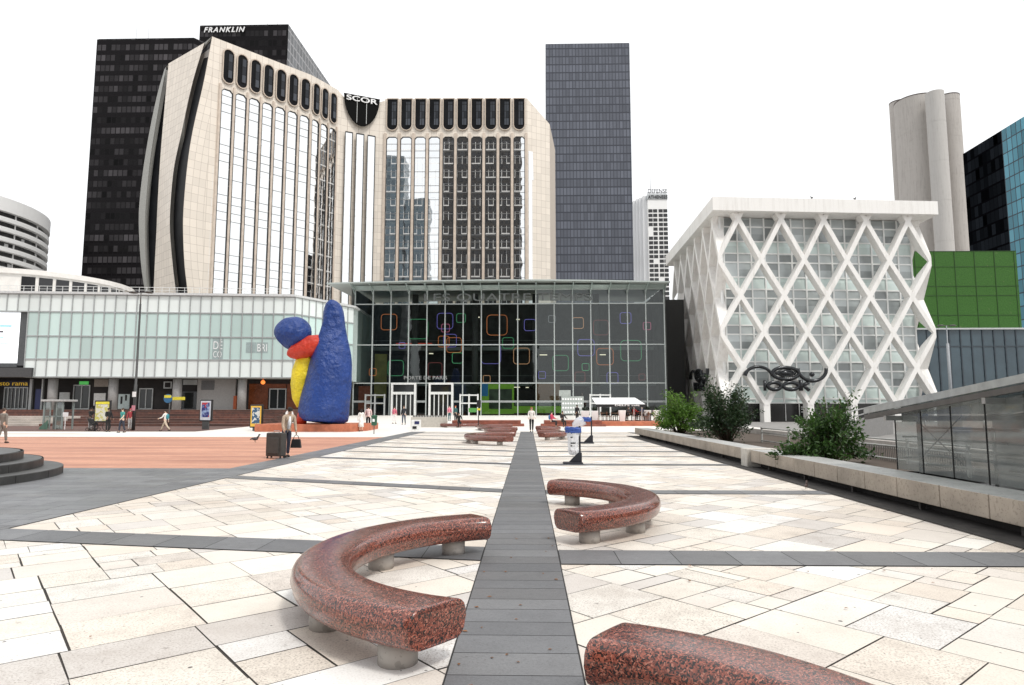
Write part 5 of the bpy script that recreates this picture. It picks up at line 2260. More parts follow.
def person(label, loc, rz, h=1.72, top=(.5, .5, .5), legs=(.05, .05, .06), hair=(.03, .02, .015), skin=0, lean=.0, lleg=(0, 0), rleg=(0, 0), larm=(5, 8), rarm=(5, 8),
           coat=None, dress=False, sleeves=True, seated=False, shoes=(.02, .02, .02), longhair=False, bag=None, shirt=None, cap=None, group=None, lab_x=None):
    """lleg/rleg: (thigh swing, knee bend) in degrees, forward positive; larm/rarm: (upper arm swing, elbow bend). Faces local -Y."""
    t = thing('person', label, 'person', loc, group)
    k = h / 1.75
    hipz = .93 if not seated else .50
    fw = Vector((0, -1, 0))
    V = []
    E_ = []
    Rr = []

    def add(p, r, parent=None):
        V.append(Vector(p))
        Rr.append(r)
        if parent is not None:
            E_.append((parent, len(V) - 1))
        return len(V) - 1
    L = rad(lean)
    sp_ = lambda d, x=0.0, y=0.0: Vector((x, -d * math.sin(L) - y * math.cos(L), hipz + d * math.cos(L) - y * math.sin(L)))
    i_p = add(sp_(0), (.135, .105))
    i_w = add(sp_(.16), (.12, .09), i_p)
    i_c = add(sp_(.36), (.145, .10), i_w)
    i_u = add(sp_(.50), (.10, .075), i_c)
    i_n = add(sp_(.585), .05, i_u)
    i_j = add(sp_(.645, 0, .012), (.062, .072), i_n)
    i_h = add(sp_(.715, 0, .01), (.075, .092), i_j)
    i_t = add(sp_(.785, 0, -.005), (.055, .065), i_h)
    ends = {}
    for s, lg, nm_ in ((-1, lleg, 'l'), (1, rleg, 'r')):
        th, kn = lg
        if seated:
            th, kn = 86, 88
        hp_ = Vector((.095 * s, 0, hipz - .03))
        d1 = Vector((0, -math.sin(rad(th)), -math.cos(rad(th))))
        k1 = hp_ + d1 * .43
        d2 = Vector((0, -math.sin(rad(th - kn)), -math.cos(rad(th - kn))))
        a1 = k1 + d2 * .41
        f1 = a1 + Vector((0.02 * s, -.15, -.045))
        ih = add(hp_, .088, i_p)
        im = add(hp_.lerp(k1, .5), .078, ih)
        ik = add(k1, .056, im)
        ic = add(k1.lerp(a1, .4), .055, ik)
        ia = add(a1, .036, ic)
        add(a1 + Vector((0, -.06, -.035)), .035, ia)
        ends[nm_] = (hp_, k1, a1)
    for s, am, nm_ in ((-1, larm, 'L'), (1, rarm, 'R')):
        sh_ = sp_(.50, .185 * s)
        a0 = L * .6
        d1 = Vector((.16 * s, -math.sin(rad(am[0]) + a0 * .3), -math.cos(rad(am[0])))).normalized()
        e1 = sh_ + d1 * .29
        d2 = Vector((.05 * s, -math.sin(rad(am[0] + am[1])), -math.cos(rad(am[0] + am[1])))).normalized()
        w1 = e1 + d2 * .25
        h1 = w1 + d2 * .09
        is_ = add(sh_, .058, i_u)
        ie = add(e1, .040, is_)
        iw = add(w1, .027, ie)
        add(h1, (.018, .034), iw)
        ends[nm_] = (sh_, e1, w1, h1, d2)
    body = skin_mesh([v * k for v in V], E_, [tuple(x * k for x in r) if isinstance(r, tuple) else r * k for r in Rr])
    bm = bmesh.new()
    bm.from_mesh(body)
    x = MB.__new__(MB)
    x.bm, x.mi = bm, 0
    x.uv = bm.loops.layers.uv.verify()
    for nm_, s in (('L', -1), ('R', 1)):
        sh_, e1, w1, h1, d2 = ends[nm_]
        side = Vector((0, -1, 0)).cross(d2).normalized() if abs(d2.y) < .9 else Vector((1, 0, 0))
        fwd = d2.cross(side).normalized()
        for j, ln in enumerate((.068, .078, .074, .058)):
            off = fwd * (.026 - .017 * j)
            b0 = h1 + off - d2 * .02
            x.tube([b0 * k, (b0 + d2 * ln * .55) * k, (b0 + d2 * ln + side * -.018 * s) * k], [.0095 * k, .0088 * k, .006 * k], 6)
        b0 = w1 + d2 * .03 + fwd * .028
        x.tube([b0 * k, (b0 + (d2 * .4 + fwd).normalized() * .035) * k, (b0 + (d2 + fwd * .6).normalized() * .065) * k], [.011 * k, .0105 * k, .007 * k], 6)
    hc = V[i_h]
    fdir = Vector((0, -math.cos(L), -math.sin(L)))
    ud = Vector((0, -math.sin(L), math.cos(L)))
    x.tube([(hc + fdir * .085 + ud * .02) * k, (hc + fdir * .108 - ud * .02) * k, (hc + fdir * .085 - ud * .03) * k], [.008 * k, .015 * k, .008 * k], 6)
    for s in (-1, 1):
        x.tube([(hc + Vector((.074 * s, .01, 0)) + ud * .02) * k, (hc + Vector((.083 * s, .012, 0))) * k, (hc + Vector((.076 * s, .005, 0)) - ud * .025) * k], [.012 * k, .016 * k, .008 * k], 6)
    bm.to_mesh(body)
    bm.free()
    body.materials.clear()
    body.materials.append(skin_m[skin])
    body.name = 'body'

    def put(o):
        o.parent = t
        return o
    bo_ = bpy.data.objects.new('body', body)
    COL.objects.link(bo_)
    put(bo_)
    fx = MB()
    for s in (-1, 1):
        fx.ball((hc + Vector((.03 * s, 0, 0)) + fdir * .088 + ud * .018) * k, .010 * k, n=8, m=6)
    fx.tube([(hc + Vector((-.025, 0, 0)) + fdir * .088 - ud * .052) * k, (hc + fdir * .094 - ud * .054) * k, (hc + Vector((.025, 0, 0)) + fdir * .088 - ud * .052) * k], .006 * k, 5)
    put(fx.build('face', plain('face_dark', (.05, .025, .02), .5)))
    # hair
    hm_ = MB()
    c_ = (hc + ud * .028 - fdir * .018) * k
    hm_.ball(c_, .098 * k, .88, 1.02, .98, 14, 10)
    if longhair:
        hm_.tube([c_ - fdir * .03 * k, c_ - fdir * .06 * k - ud * .12 * k, c_ - fdir * .07 * k - ud * .22 * k], [.085 * k, .075 * k, .03 * k], 10)
    put(hm_.build('hair' if not cap else 'cap', cloth(cap or hair)))
    # top
    def chain(ids_r, name, m, extra=None, sub=1):
        vs_, es_, rs_ = [], [], []
        mp_ = {}
        for p, r, par in ids_r:
            vs_.append(p * k)
            rs_.append(tuple(q * k for q in r) if isinstance(r, tuple) else r * k)
            if par is not None:
                es_.append((par, len(vs_) - 1))
        me = skin_mesh(vs_, es_, rs_, 0, sub)
        me.materials.clear()
        me.materials.append(m)
        me.name = name
        o = bpy.data.objects.new(name, me)
        COL.objects.link(o)
        return put(o)
    lo = -.12 if coat else -.02
    ch = [(sp_(.16), (.142, .112), None), (sp_(lo), (.155, .125), 0), (sp_(.36), (.165, .12), 0), (sp_(.50), (.118, .092), 2), (sp_(.55), (.062, .06), 3)]
    for nm_ in ('L', 'R'):
        sh_, e1, w1, h1, d2 = ends[nm_]
        b_ = len(ch)
        ch.append((sh_, .074, 3))
        if sleeves:
            ch.append((e1, .056, b_))
            ch.append((w1, .042, b_ + 1))
        else:
            ch.append((sh_.lerp(e1, .75), .06, b_))
    chain(ch, 'coat' if coat else 'shirt', cloth(coat or top))
    if shirt:
        mb = MB()
        a_, b_ = sp_(.08, 0, .118) * k, sp_(.53, 0, .08) * k
        mb.tube([a_, a_.lerp(b_, .5) + fdir * .018 * k, b_], [.05 * k, .062 * k, .035 * k], 8)
        put(mb.build('shirt_front', cloth(shirt)))
    if dress:
        mb = MB()
        mb.lathe((0, 0, 0), [(.135 * k, 1.08 * k), (.17 * k, .9 * k), (.2 * k, .6 * k), (.235 * k, .32 * k)], 18, True, 1, .8)
        put(mb.build('skirt', cloth(legs)))
    else:
        ch = [(sp_(0), (.15, .12), None), (sp_(.08), (.142, .112), 0)]
        for nm_ in ('l', 'r'):
            hp_, k1, a1 = ends[nm_]
            b_ = len(ch)
            ch += [(hp_, .1, 0), (hp_.lerp(k1, .5), .09, b_), (k1, .07, b_ + 1), (k1.lerp(a1, .5), .066, b_ + 2), (k1.lerp(a1, .97), .056, b_ + 3)]
        chain(ch, 'trousers', cloth(legs))
    for nm_ in ('l', 'r'):
        a1 = ends[nm_][2]
        mb = MB()
        q = a1 + Vector((0, .05, -.05))
        mb.tube([(q + Vector((0, .01, 0))) * k, (q + Vector((0, -.06, 0))) * k, (q + Vector((0, -.16, -.012))) * k, (q + Vector((0, -.22, -.018))) * k], [.036 * k, .043 * k, .04 * k, .02 * k], 8)
        put(mb.build('shoe', cloth(shoes)))
    if bag:
        mb = MB()
        c_ = sp_(.3, 0, -.18) * k
        mb.ball(c_, .19 * k, .85, .55, 1.15, 12, 8)
        bg_ = mb.build('backpack', cloth(bag))
        tag(bg_, (lab_x or 'backpack worn by the walking person'), 'backpack')
        bg_.location, bg_.rotation_euler = loc, (0, 0, rz)
    # stand on the ground: lowest shoe touches
    low = min(ends['l'][2].z, ends['r'][2].z) - .094
    t.location = Vector(loc) - Vector((0, 0, low * k))
    if bag:
        bg_.location = t.location
    t.rotation_euler = (0, 0, rz)
    return t, ends, k


def px_at(px, Y, z=0.0):
    p = at(px, 408, Y)
    return Vector((p.x, Y, z))


G = rad
person('man in a grey suit walking away at the left edge of the picture', px_at(4.5, 31.5, .006), G(170), 1.66, coat=(.20, .19, .17), top=(.2, .19, .17), legs=(.21, .20, .18), hair=(.08, .06, .05), lleg=(12, 6), rleg=(-10, 8), larm=(-8, 10), rarm=(14, 12))
person('person all in black standing in front of the map board', px_at(109, 46.5, .006), G(60), 1.66, top=(.015, .015, .016), legs=(.014, .014, .015), coat=(.015, .015, .016), hair=(.015, .012, .01), skin=2, larm=(15, 60), rarm=(10, 30))
person('man in a turquoise shirt and dark jeans walking beside the lamp post', px_at(123, 45.0, .006), G(-25), 1.66, top=(.06, .30, .27), legs=(.035, .04, .06), hair=(.06, .035, .02), sleeves=False, lleg=(14, 10), rleg=(-8, 10), larm=(-12, 15), rarm=(16, 30))
person('person in a red top and pale trousers standing half behind the lamp post', px_at(131, 50.0, .012), G(10), 1.62, top=(.45, .07, .08), legs=(.50, .50, .50), cap=(.55, .06, .08), skin=0)
person('man in a white shirt and beige trousers striding left with a teal backpack', px_at(166, 47.5, .012), G(-90), 1.58, top=(.78, .76, .73), legs=(.58, .48, .37), hair=(.02, .015, .012), lleg=(30, 8), rleg=(-26, 14), larm=(-22, 18), rarm=(28, 40), bag=(.05, .25, .30), lab_x='teal backpack on the back of the striding man in white')
suit, en_, kk_ = person('man in a beige jacket leaning over a big dark suitcase, holding a black bag', px_at(287.5, 22.8, .006), G(42), 1.72, coat=(.42, .33, .25), top=(.42, .33, .25), legs=(.03, .035, .06), hair=(.015, .012, .01), skin=1, lean=20, shirt=(.75, .78, .82), lleg=(10, 6), rleg=(-4, 4), larm=(4, 34), rarm=(-2, 16))
person('person in a white top standing behind the man with the suitcase', px_at(289.5, 42.0, .008), G(40), 1.72, top=(.70, .68, .67), legs=(.10, .09, .09), hair=(.02, .015, .012), skin=1, larm=(20, 60), rarm=(10, 30))
person('woman in a long white dress with a tan bag by the green bin', px_at(361.5, 47.5, .02), G(200), 1.56, top=(.80, .77, .72), legs=(.80, .78, .74), dress=True, hair=(.02, .016, .014), longhair=True, sleeves=True)
person('person in a pale pink shirt and black trousers beside the white dressed woman', px_at(368.5, 50.5, .05), G(195), 1.78, top=(.75, .58, .56), legs=(.016, .014, .016), hair=(.02, .016, .014), sleeves=True, lleg=(6, 4), rleg=(-6, 6))
person('person in a pink top and white trousers by the glass doors', px_at(394.5, 63, .2), G(160), 1.62, top=(.62, .16, .22), legs=(.75, .73, .72), hair=(.05, .02, .02), lleg=(8, 4), rleg=(-8, 6))
person('man in a dark jacket and blue jeans walking out from the glass doors', px_at(404, 61, .17), G(-10), 1.72, coat=(.025, .028, .035), top=(.03, .03, .035), legs=(.05, .065, .10), hair=(.09, .05, .03), lleg=(10, 8), rleg=(-8, 6))
person('woman in a white jacket and black trousers walking towards us on the dark strip', px_at(531.5, 47.0, .012), G(5), 1.72, coat=(.80, .76, .72), top=(.8, .76, .72), legs=(.012, .012, .014), hair=(.30, .10, .04), longhair=True, larm=(0, 50), rarm=(0, 50), lleg=(10, 5), rleg=(-8, 6))
person('person in a pink red top with a blue bag, sitting on the brick wall', px_at(551.5, 55.9, .09), G(70), 1.68, top=(.55, .05, .10), legs=(.02, .02, .022), hair=(.02, .015, .012), seated=True, bag=(.08, .20, .42), lab_x='blue bag on the back of the person in the pink red top sitting down', larm=(30, 40), rarm=(30, 40))
person('person in black sitting on the brick wall beside the one in pink red', px_at(562.5, 55.9, .09), G(20), 1.70, top=(.02, .017, .016), legs=(.02, .018, .017), hair=(.05, .03, .02), skin=1, seated=True, larm=(30, 50), rarm=(30, 50))
person('dark dressed figure sitting on the far short bench by the concrete wall', px_at(459, 54.6, .03), G(15), 1.66, top=(.016, .016, .014), legs=(.015, .015, .015), hair=(.012, .012, .01), skin=1, seated=True, larm=(30, 50), rarm=(30, 50))
person('person in a pink top standing at the doors left of the seated dark figure', px_at(449.5, 70, .33), G(30), 1.6, top=(.70, .22, .30), legs=(.05, .12, .14), hair=(.03, .02, .02))
person('person with an orange scarf at the doors, nearest the seated dark figure', px_at(455.5, 69, .31), G(-30), 1.58, top=(.04, .13, .13), legs=(.03, .03, .03), hair=(.55, .14, .04))
person('person in blue sitting at a cafe table under the white awning', px_at(642, 62.5, .5), G(0), 1.7, top=(.03, .05, .12), legs=(.02, .02, .02), skin=1, seated=True, larm=(40, 60), rarm=(40, 60))
person('person in red sitting at a cafe table under the white awning', px_at(634, 63.5, .5), G(30), 1.7, top=(.45, .04, .04), legs=(.02, .02, .02), seated=True, larm=(40, 60), rarm=(40, 60))
person('person in grey sitting at a cafe table near the middle white planter', px_at(628.5, 62.8, .5), G(-40), 1.7, top=(.25, .27, .30), legs=(.03, .03, .03), seated=True, larm=(40, 60), rarm=(40, 60))
person('person in dark clothes standing left of the cafe awning by the info panel', px_at(577, 66, .27), G(30), 1.72, top=(.02, .02, .022), legs=(.02, .02, .02), hair=(.02, .02, .02), skin=2)

# suitcase and hand bag
q = px_at(277.5, 22.25, .008)
t = thing('suitcase', 'big dark grey wheeled suitcase in front of the man in the beige jacket', 'suitcase', q)
sm_ = plain('suitcase_fabric', (.045, .040, .036), .6, var=.2, scale=8)
rz_ = rad(-14)


def local(o):
    o.parent = t
    return o


mb = MB()
mb.box(-.30, .30, -.16, .16, .07, .86)
local(mb.build('shell', sm_, None, .04))
mb = MB()
mb.box(-.22, .22, -.19, -.15, .16, .70)
local(mb.build('pocket', plain('suitcase_pocket', (.055, .05, .045), .65), None, .02))
mb = MB()
mb.tube([(-.1, 0, .86), (-.1, 0, .92), (.1, 0, .92), (.1, 0, .86)], .013, 6)
local(mb.build('handle', plain('suitcase_metal', (.4, .4, .4), .35, .6)))
for sx in (-.25, .25):
    for sy in (-.11, .11):
        mb = MB()
        mb.tube([(sx - .015, sy, .035), (sx + .015, sy, .035)], .035, 10)
        mb.bar((sx, sy, .04), (sx, sy, .08), .03, .03)
        local(mb.build('wheel', black))
t.rotation_euler = (0, 0, rz_)
sh_, e1, w1, h1, d2 = en_['R']
Mw = Matrix.Translation(suit.location) @ Matrix.Rotation(G(42), 4, 'Z')
hpnt = Mw @ (h1 * kk_)
t = thing('hand_bag', 'black hand bag held by the man in the beige jacket', 'bag', (hpnt.x, hpnt.y, hpnt.z - .48))
mb = MB()
mb.hull([(-.19, -.06, 0), (.19, -.06, 0), (.19, .06, 0), (-.19, .06, 0)], [(-.15, -.035, .30), (.15, -.035, .30), (.15, .035, .30), (-.15, .035, .30)])
local(mb.build('bag_body', plain('bag_black', (.012, .012, .014), .5), None, .02))
mb = MB()
mb.tube([(-.1, 0, .29), (-.07, 0, .40), (0, 0, .45), (.07, 0, .40), (.1, 0, .29)], .011, 6)
local(mb.build('handle', black))

# ------------------------------------------------------------------ street furniture
# lamp post
q = px_at(134.5, 50.0, 0)
t = thing('lamp_post', 'tall slim dark lamp post with two flat heads before the shop building', 'street lamp', q)
mb = MB()
zt_ = Zp(291, 50)
mb.tube([(q.x, q.y, 0), (q.x, q.y, 3.5), (q.x, q.y, 3.52), (q.x, q.y, zt_ - .9)], [.12, .11, .085, .07], 12)
mb.build('pole', plain('lamp_dark', (.05, .05, .05), .5), t)
mb = MB()
mb.tube([(q.x, q.y, zt_ - .9), (q.x, q.y, zt_)], [.045, .04], 8)
mb.bar((q.x - .55, q.y, zt_), (q.x + .55, q.y, zt_), .06, .06)
mb.build('arm', steel_d, t)
for s in (-1, 1):
    mb = MB()
    mb.lathe((q.x + s * .62, q.y, zt_), [(.05, -.06), (.30, -.03), (.33, .02), (.2, .09), (.02, .11)], 16)
    mb.build('lamp_head', steel_d, t)
mb = MB()
mb.box(q.x - .14, q.x + .14, q.y - .16, q.y - .125, 2.55, 2.95)
mb.build('notice', plain('white_notice', (.8, .78, .78), .6), t)
mb = MB()
mb.box(q.x - .13, q.x + .13, q.y - .16, q.y - .125, 1.5, 1.9)
mb.build('notice', plain('pink_notice', (.6, .25, .3), .6), t)
q = at(948, 350, 70)
q.z = 0
t = thing('lamp_post', 'tall grey lamp post with two flat heads in front of the blue glass block', 'street lamp', q)
zt_ = Zp(327, 70)
mb = MB()
mb.tube([(q.x, q.y, 0), (q.x, q.y, zt_ - 1.9), (q.x, q.y, zt_ - 1.88), (q.x, q.y, zt_)], [.16, .14, .06, .05], 12)
mb.build('pole', plain('lamp_grey', (.30, .32, .34), .5), t)
mb = MB()
mb.bar((q.x - .7, q.y, zt_), (q.x + .7, q.y, zt_), .07, .06)
mb.build('arm', steel_d, t)
for s in (-1, 1):
    mb = MB()
    mb.lathe((q.x + s * .62, q.y, zt_), [(.05, -.06), (.36, -.03), (.39, .02), (.2, .09), (.02, .11)], 16)
    mb.build('lamp_head', steel_d, t)

# advertising totems and map board
art_b, nt, b = new_mat('blue_red_art')
p_ = opos(nt)
n_ = noise(nt, p_, 1.7, 3)
c_ = ramp(nt, n_, .50, (.015, .02, .16), .60, (.30, .40, .62))
c_ = mixc(nt, mth(nt, 'GREATER_THAN', noise(nt, p_, 1.1, 1), .56), c_, (.42, .03, .05))
nt.links.new(c_, b.inputs['Base Color'])
b.inputs['Roughness'].default_value = .2
art_y, nt, b = new_mat('yellow_blue_art')
p_ = opos(nt)
c_ = mixc(nt, mth(nt, 'GREATER_THAN', noise(nt, p_, 3.2, 2), .5), (.60, .62, .60), (.04, .10, .18))
nt.links.new(c_, b.inputs['Base Color'])
b.inputs['Roughness'].default_value = .2


def totem(label, px, Y, w, z0, z1, frame, art, board, tilt=0.0, z=0.0):
    t = thing('poster_stand', label, 'poster stand', px_at(px, Y, z), 'poster stands in front of the shops')
    mb = MB()
    mb.box(-w / 2, w / 2, -.09, .09, z0, z1)
    local2 = lambda o: setattr(o, 'parent', t) or o
    local2(mb.build('frame', frame, None, .05))
    mb = MB()
    mb.box(-w / 2 + .09, w / 2 - .09, -.1, -.088, z0 + .1, z1 - .1)
    local2(mb.build('border', board))
    mb = MB()
    mb.box(-w / 2 + .2, w / 2 - .2, -.112, -.099, z0 + .32, z1 - .22)
    local2(mb.build('poster', art))
    mb = MB()
    mb.box(-w / 4, w / 4, -.07, .07, 0, z0)
    local2(mb.build('foot', plain('totem_foot', (.06, .06, .06), .5)))
    t.rotation_euler = (0, 0, tilt)
    return t


totem('poster stand with a blue and red poster on a dark foot', 206.5, 50, 1.08, .62, 2.28, black, art_b, plain('poster_pale', (.6, .62, .68), .3), rad(-12), .06)
totem('low poster stand with a yellow bordered poster left of the blue sculpture', 257, 48, 1.05, .25, 1.95, black, art_y, plain('poster_yellow', (.75, .45, .05), .3), rad(-12), 0)
q = px_at(103, 47.6, .01)
t = thing('map_board', 'dark framed map board with a pale yellow map behind the person in black', 'map board', q)
mb = MB()
mb.box(-.66, .66, -.06, .06, .65, 2.25)
local(mb.build('frame', black, None, .02))
mp_m, nt, b = new_mat('map_print')
p_ = opos(nt)
c_ = mixc(nt, mth(nt, 'GREATER_THAN', noise(nt, p_, 3.4, 4), .54), (.62, .60, .50), (.50, .45, .05))
v_ = nd(nt, 'ShaderNodeTexVoronoi', feature='DISTANCE_TO_EDGE')
v_.inputs['Scale'].default_value = 6
nt.links.new(p_, v_.inputs['Vector'])
c_ = mixc(nt, mth(nt, 'LESS_THAN', v_.outputs['Distance'], .035), c_, (.45, .47, .47))
nt.links.new(c_, b.inputs['Base Color'])
mb = MB()
mb.box(-.56, .56, -.075, -.058, .75, 1.95)
local(mb.build('map', mp_m))
mb = MB()
mb.box(-.56, .56, -.075, -.058, 1.97, 2.15)
local(mb.build('header', plain('map_header', (.70, .62, .04), .4)))
for sx in (-.58, .58):
    mb = MB()
    mb.box(sx - .04, sx + .04, -.04, .04, 0, .66)
    local(mb.build('leg', black))
t.rotation_euler = (0, 0, rad(-8))
# bicycle leaning behind the board
q = px_at(101, 48.6, .012)
t = thing('bicycle', 'dark bicycle standing under the map board', 'bicycle', q)
for sx in (-.5, .5):
    mb = MB()
    mb.tube([(sx + .32 * math.cos(rad(a)), 0, .34 + .32 * math.sin(rad(a))) for a in range(0, 361, 15)], .02, 6, False)
    w_ = local(mb.build('wheel', black))
    mb = MB()
    for a in range(0, 180, 20):
        mb.tube([(sx - .3 * math.cos(rad(a)), 0, .34 - .3 * math.sin(rad(a))), (sx + .3 * math.cos(rad(a)), 0, .34 + .3 * math.sin(rad(a)))], .003, 4)
    s_ = mb.build('spokes', steel)
    s_.parent = w_
mb = MB()
for pth in ([(-.5, 0, .34), (-.12, 0, .30), (.36, 0, .80)], [(-.12, 0, .30), (-.24, 0, .88)], [(-.22, 0, .80), (.36, 0, .84)], [(-.5, 0, .34), (-.22, 0, .80)], [(.5, 0, .34), (.36, 0, .80), (.33, 0, 1.0)]):
    mb.tube(pth, .018, 6)
local(mb.build('frame', plain('bike_frame', (.04, .04, .05), .4)))
mb = MB()
mb.tube([(-.36, 0, .92), (-.24, 0, .93), (-.10, 0, .91)], [.07, .06, .025], 8)
local(mb.build('saddle', black))
mb = MB()
mb.tube([(.42, -.26, 1.0), (.33, -.1, 1.03), (.33, .1, 1.03), (.42, .26, 1.0)], .014, 6)
local(mb.build('handlebar', black))
# second figure beyond the board is a pushchair with a white cover
q = px_at(92, 47.8, .012)
person('person in black pushing a pushchair left of the map board', px_at(91.5, 49.2, .012), G(75), 1.68, top=(.015, .015, .015), legs=(.5, .5, .5), hair=(.012, .012, .012), skin=2, larm=(30, 40), rarm=(30, 40))
t = thing('pushchair', 'dark pushchair in front of the person left of the map board', 'pushchair', (q.x + .15, q.y, q.z))
for sx in (-.25, .3):
    for sy in (-.22, .22):
        mb = MB()
        mb.tube([(sx + .12 * math.cos(rad(a)), sy, .13 + .12 * math.sin(rad(a))) for a in range(0, 361, 24)], .022, 6, False)
        local(mb.build('wheel', black))
mb = MB()
for sy in (-.22, .22):
    mb.tube([(.3, sy, .14), (-.1, sy, .55), (-.42, sy, 1.0)], .014, 6)
    mb.tube([(-.25, sy, .14), (.1, sy, .55), (.3, sy, .62)], .014, 6)
mb.tube([(-.42, -.22, 1.0), (-.42, .22, 1.0)], .018, 6)
local(mb.build('frame', steel_d))
mb = MB()
mb.hull([(-.15, -.2, .4), (.3, -.2, .42), (.3, .2, .42), (-.15, .2, .4)], [(-.32, -.2, .95), (.02, -.2, .85), (.02, .2, .85), (-.32, .2, .95)])
local(mb.build('seat', cloth((.02, .02, .022)), None, .03))

# glass kiosk (lift cage) at left
q = px_at(59, 52, 0.01)
t = thing('glass_kiosk', 'small grey glass lift kiosk with a flat roof in front of the shops', 'kiosk', q)
mb = MB()
for sx in (-.75, .75):
    for sy in (-.6, .6):
        mb.box(sx - .05, sx + .05, sy - .05, sy + .05, 0, 2.2)
mb.box(-.75, .75, -.62, -.58, 1.0, 1.08)
for sx in (-.25, .25):
    mb.box(sx - .04, sx + .04, -.62, -.56, 0, 2.2)
local(mb.build('frame', plain('kiosk_frame', (.24, .28, .27), .5)))
mb = MB()
mb.box(-.95, .95, -.8, .8, 2.2, 2.36)
local(mb.build('roof', plain('kiosk_roof', (.45, .45, .44), .5), None, .02))
mb = MB()
for sx in (-.5, .5):
    mb.quad((sx - .21, -.6, .1), (sx + .21, -.6, .1), (sx + .21, -.6, 2.15), (sx - .21, -.6, 2.15))
local(mb.build('glass', glass_mat('kiosk_glass', (.55, .62, .60), .05)))
mb = MB()
mb.box(-.22, .22, -.3, .3, .0, 1.95)
local(mb.build('panel', plain('kiosk_panel', (.22, .23, .22), .6)))
mb = MB()
mb.hull([(-.95, -.75, 0), (-.3, -.75, 0), (-.3, -.7, 0), (-.95, -.7, 0)], [(-.95, -.75, .15), (-.3, -.75, .75), (-.3, -.7, .75), (-.95, -.7, .15)])
local(mb.build('side_rail', plain('kiosk_green', (.08, .16, .12), .5)))
mb = MB()
mb.box(.82, 1.22, -.66, -.6, 1.0, 1.35)
mb.box(1.0, 1.05, -.64, -.61, 0, 1.0)
local(mb.build('sign_plate', plain('white_notice', (.8, .78, .78), .6)))
# direction sign post
q = px_at(169.5, 53, .02)
t = thing('sign_post', 'dark sign post with a round yellow and blue sign and a yellow arrow board', 'sign post', q)
mb = MB()
mb.tube([(0, 0, 0), (0, 0, 2.75)], .05, 8)
local(mb.build('pole', steel_d))
mb = MB()
mb.mi = 0
mb.tube([(-.12, -.09, 2.45), (-.12, -.06, 2.45)], .36, 24)
local(mb.build('round_sign', plain('sign_blue', (.04, .15, .30), .4)))
mb = MB()
mb.box(-.42, .16, -.115, -.095, 2.5, 2.72)
local(mb.build('yellow_plate', plain('sign_yellow', (.72, .62, .05), .4), None, .01))
mb = MB()
mb.hull([(.2, -.06, 2.32), (1.25, -.06, 2.32), (1.25, .0, 2.32), (.2, .0, 2.32)], [(.2, -.06, 2.58), (1.25, -.06, 2.58), (1.25, .0, 2.58), (.2, .0, 2.58)])
local(mb.build('arrow_board', plain('sign_yellow', (.72, .62, .05), .4), None, .01))
# crossing style sign near the strip
q = px_at(478.5, 52, .02)
t = thing('sign_post', 'slim black post with a small green and yellow sign by the far benches', 'sign post', q)
mb = MB()
mb.tube([(0, 0, 0), (0, 0, 2.2)], .035, 8)
local(mb.build('pole', black))
mb = MB()
mb.box(-.14, .18, -.07, .07, 1.75, 2.3)
local(mb.build('signal_box', black, None, .02))
mb = MB()
mb.box(-.78, -.15, -.04, .0, 1.35, 1.68)
local(mb.build('green_plate', plain('plate_green', (.10, .33, .08), .4)))
mb = MB()
mb.box(-.1, .16, -.09, -.07, 1.5, 1.66)
local(mb.build('yellow_plate', plain('sign_yellow', (.72, .62, .05), .4)))
# green bin on a post
q = px_at(374.5, 43, 0.008)
t = thing('litter_bin', 'small green litter bin on a post beside the two people in white and pink', 'bin', q)
mb = MB()
mb.tube([(0, 0, 0), (0, 0, .75)], .03, 8)
local(mb.build('post', steel_d))
mb = MB()
mb.lathe((0, 0, 0), [(.13, .55), (.19, .6), (.19, 1.12), (.21, 1.13), (.2, 1.2), (.06, 1.24)], 16)
local(mb.build('body', plain('bin_green', (.015, .10, .05), .4)))
mb = MB()
mb.box(-.07, .07, -.2, -.18, .8, .98)
local(mb.build('emblem', plain('white_letters', (.85, .87, .87), .5)))


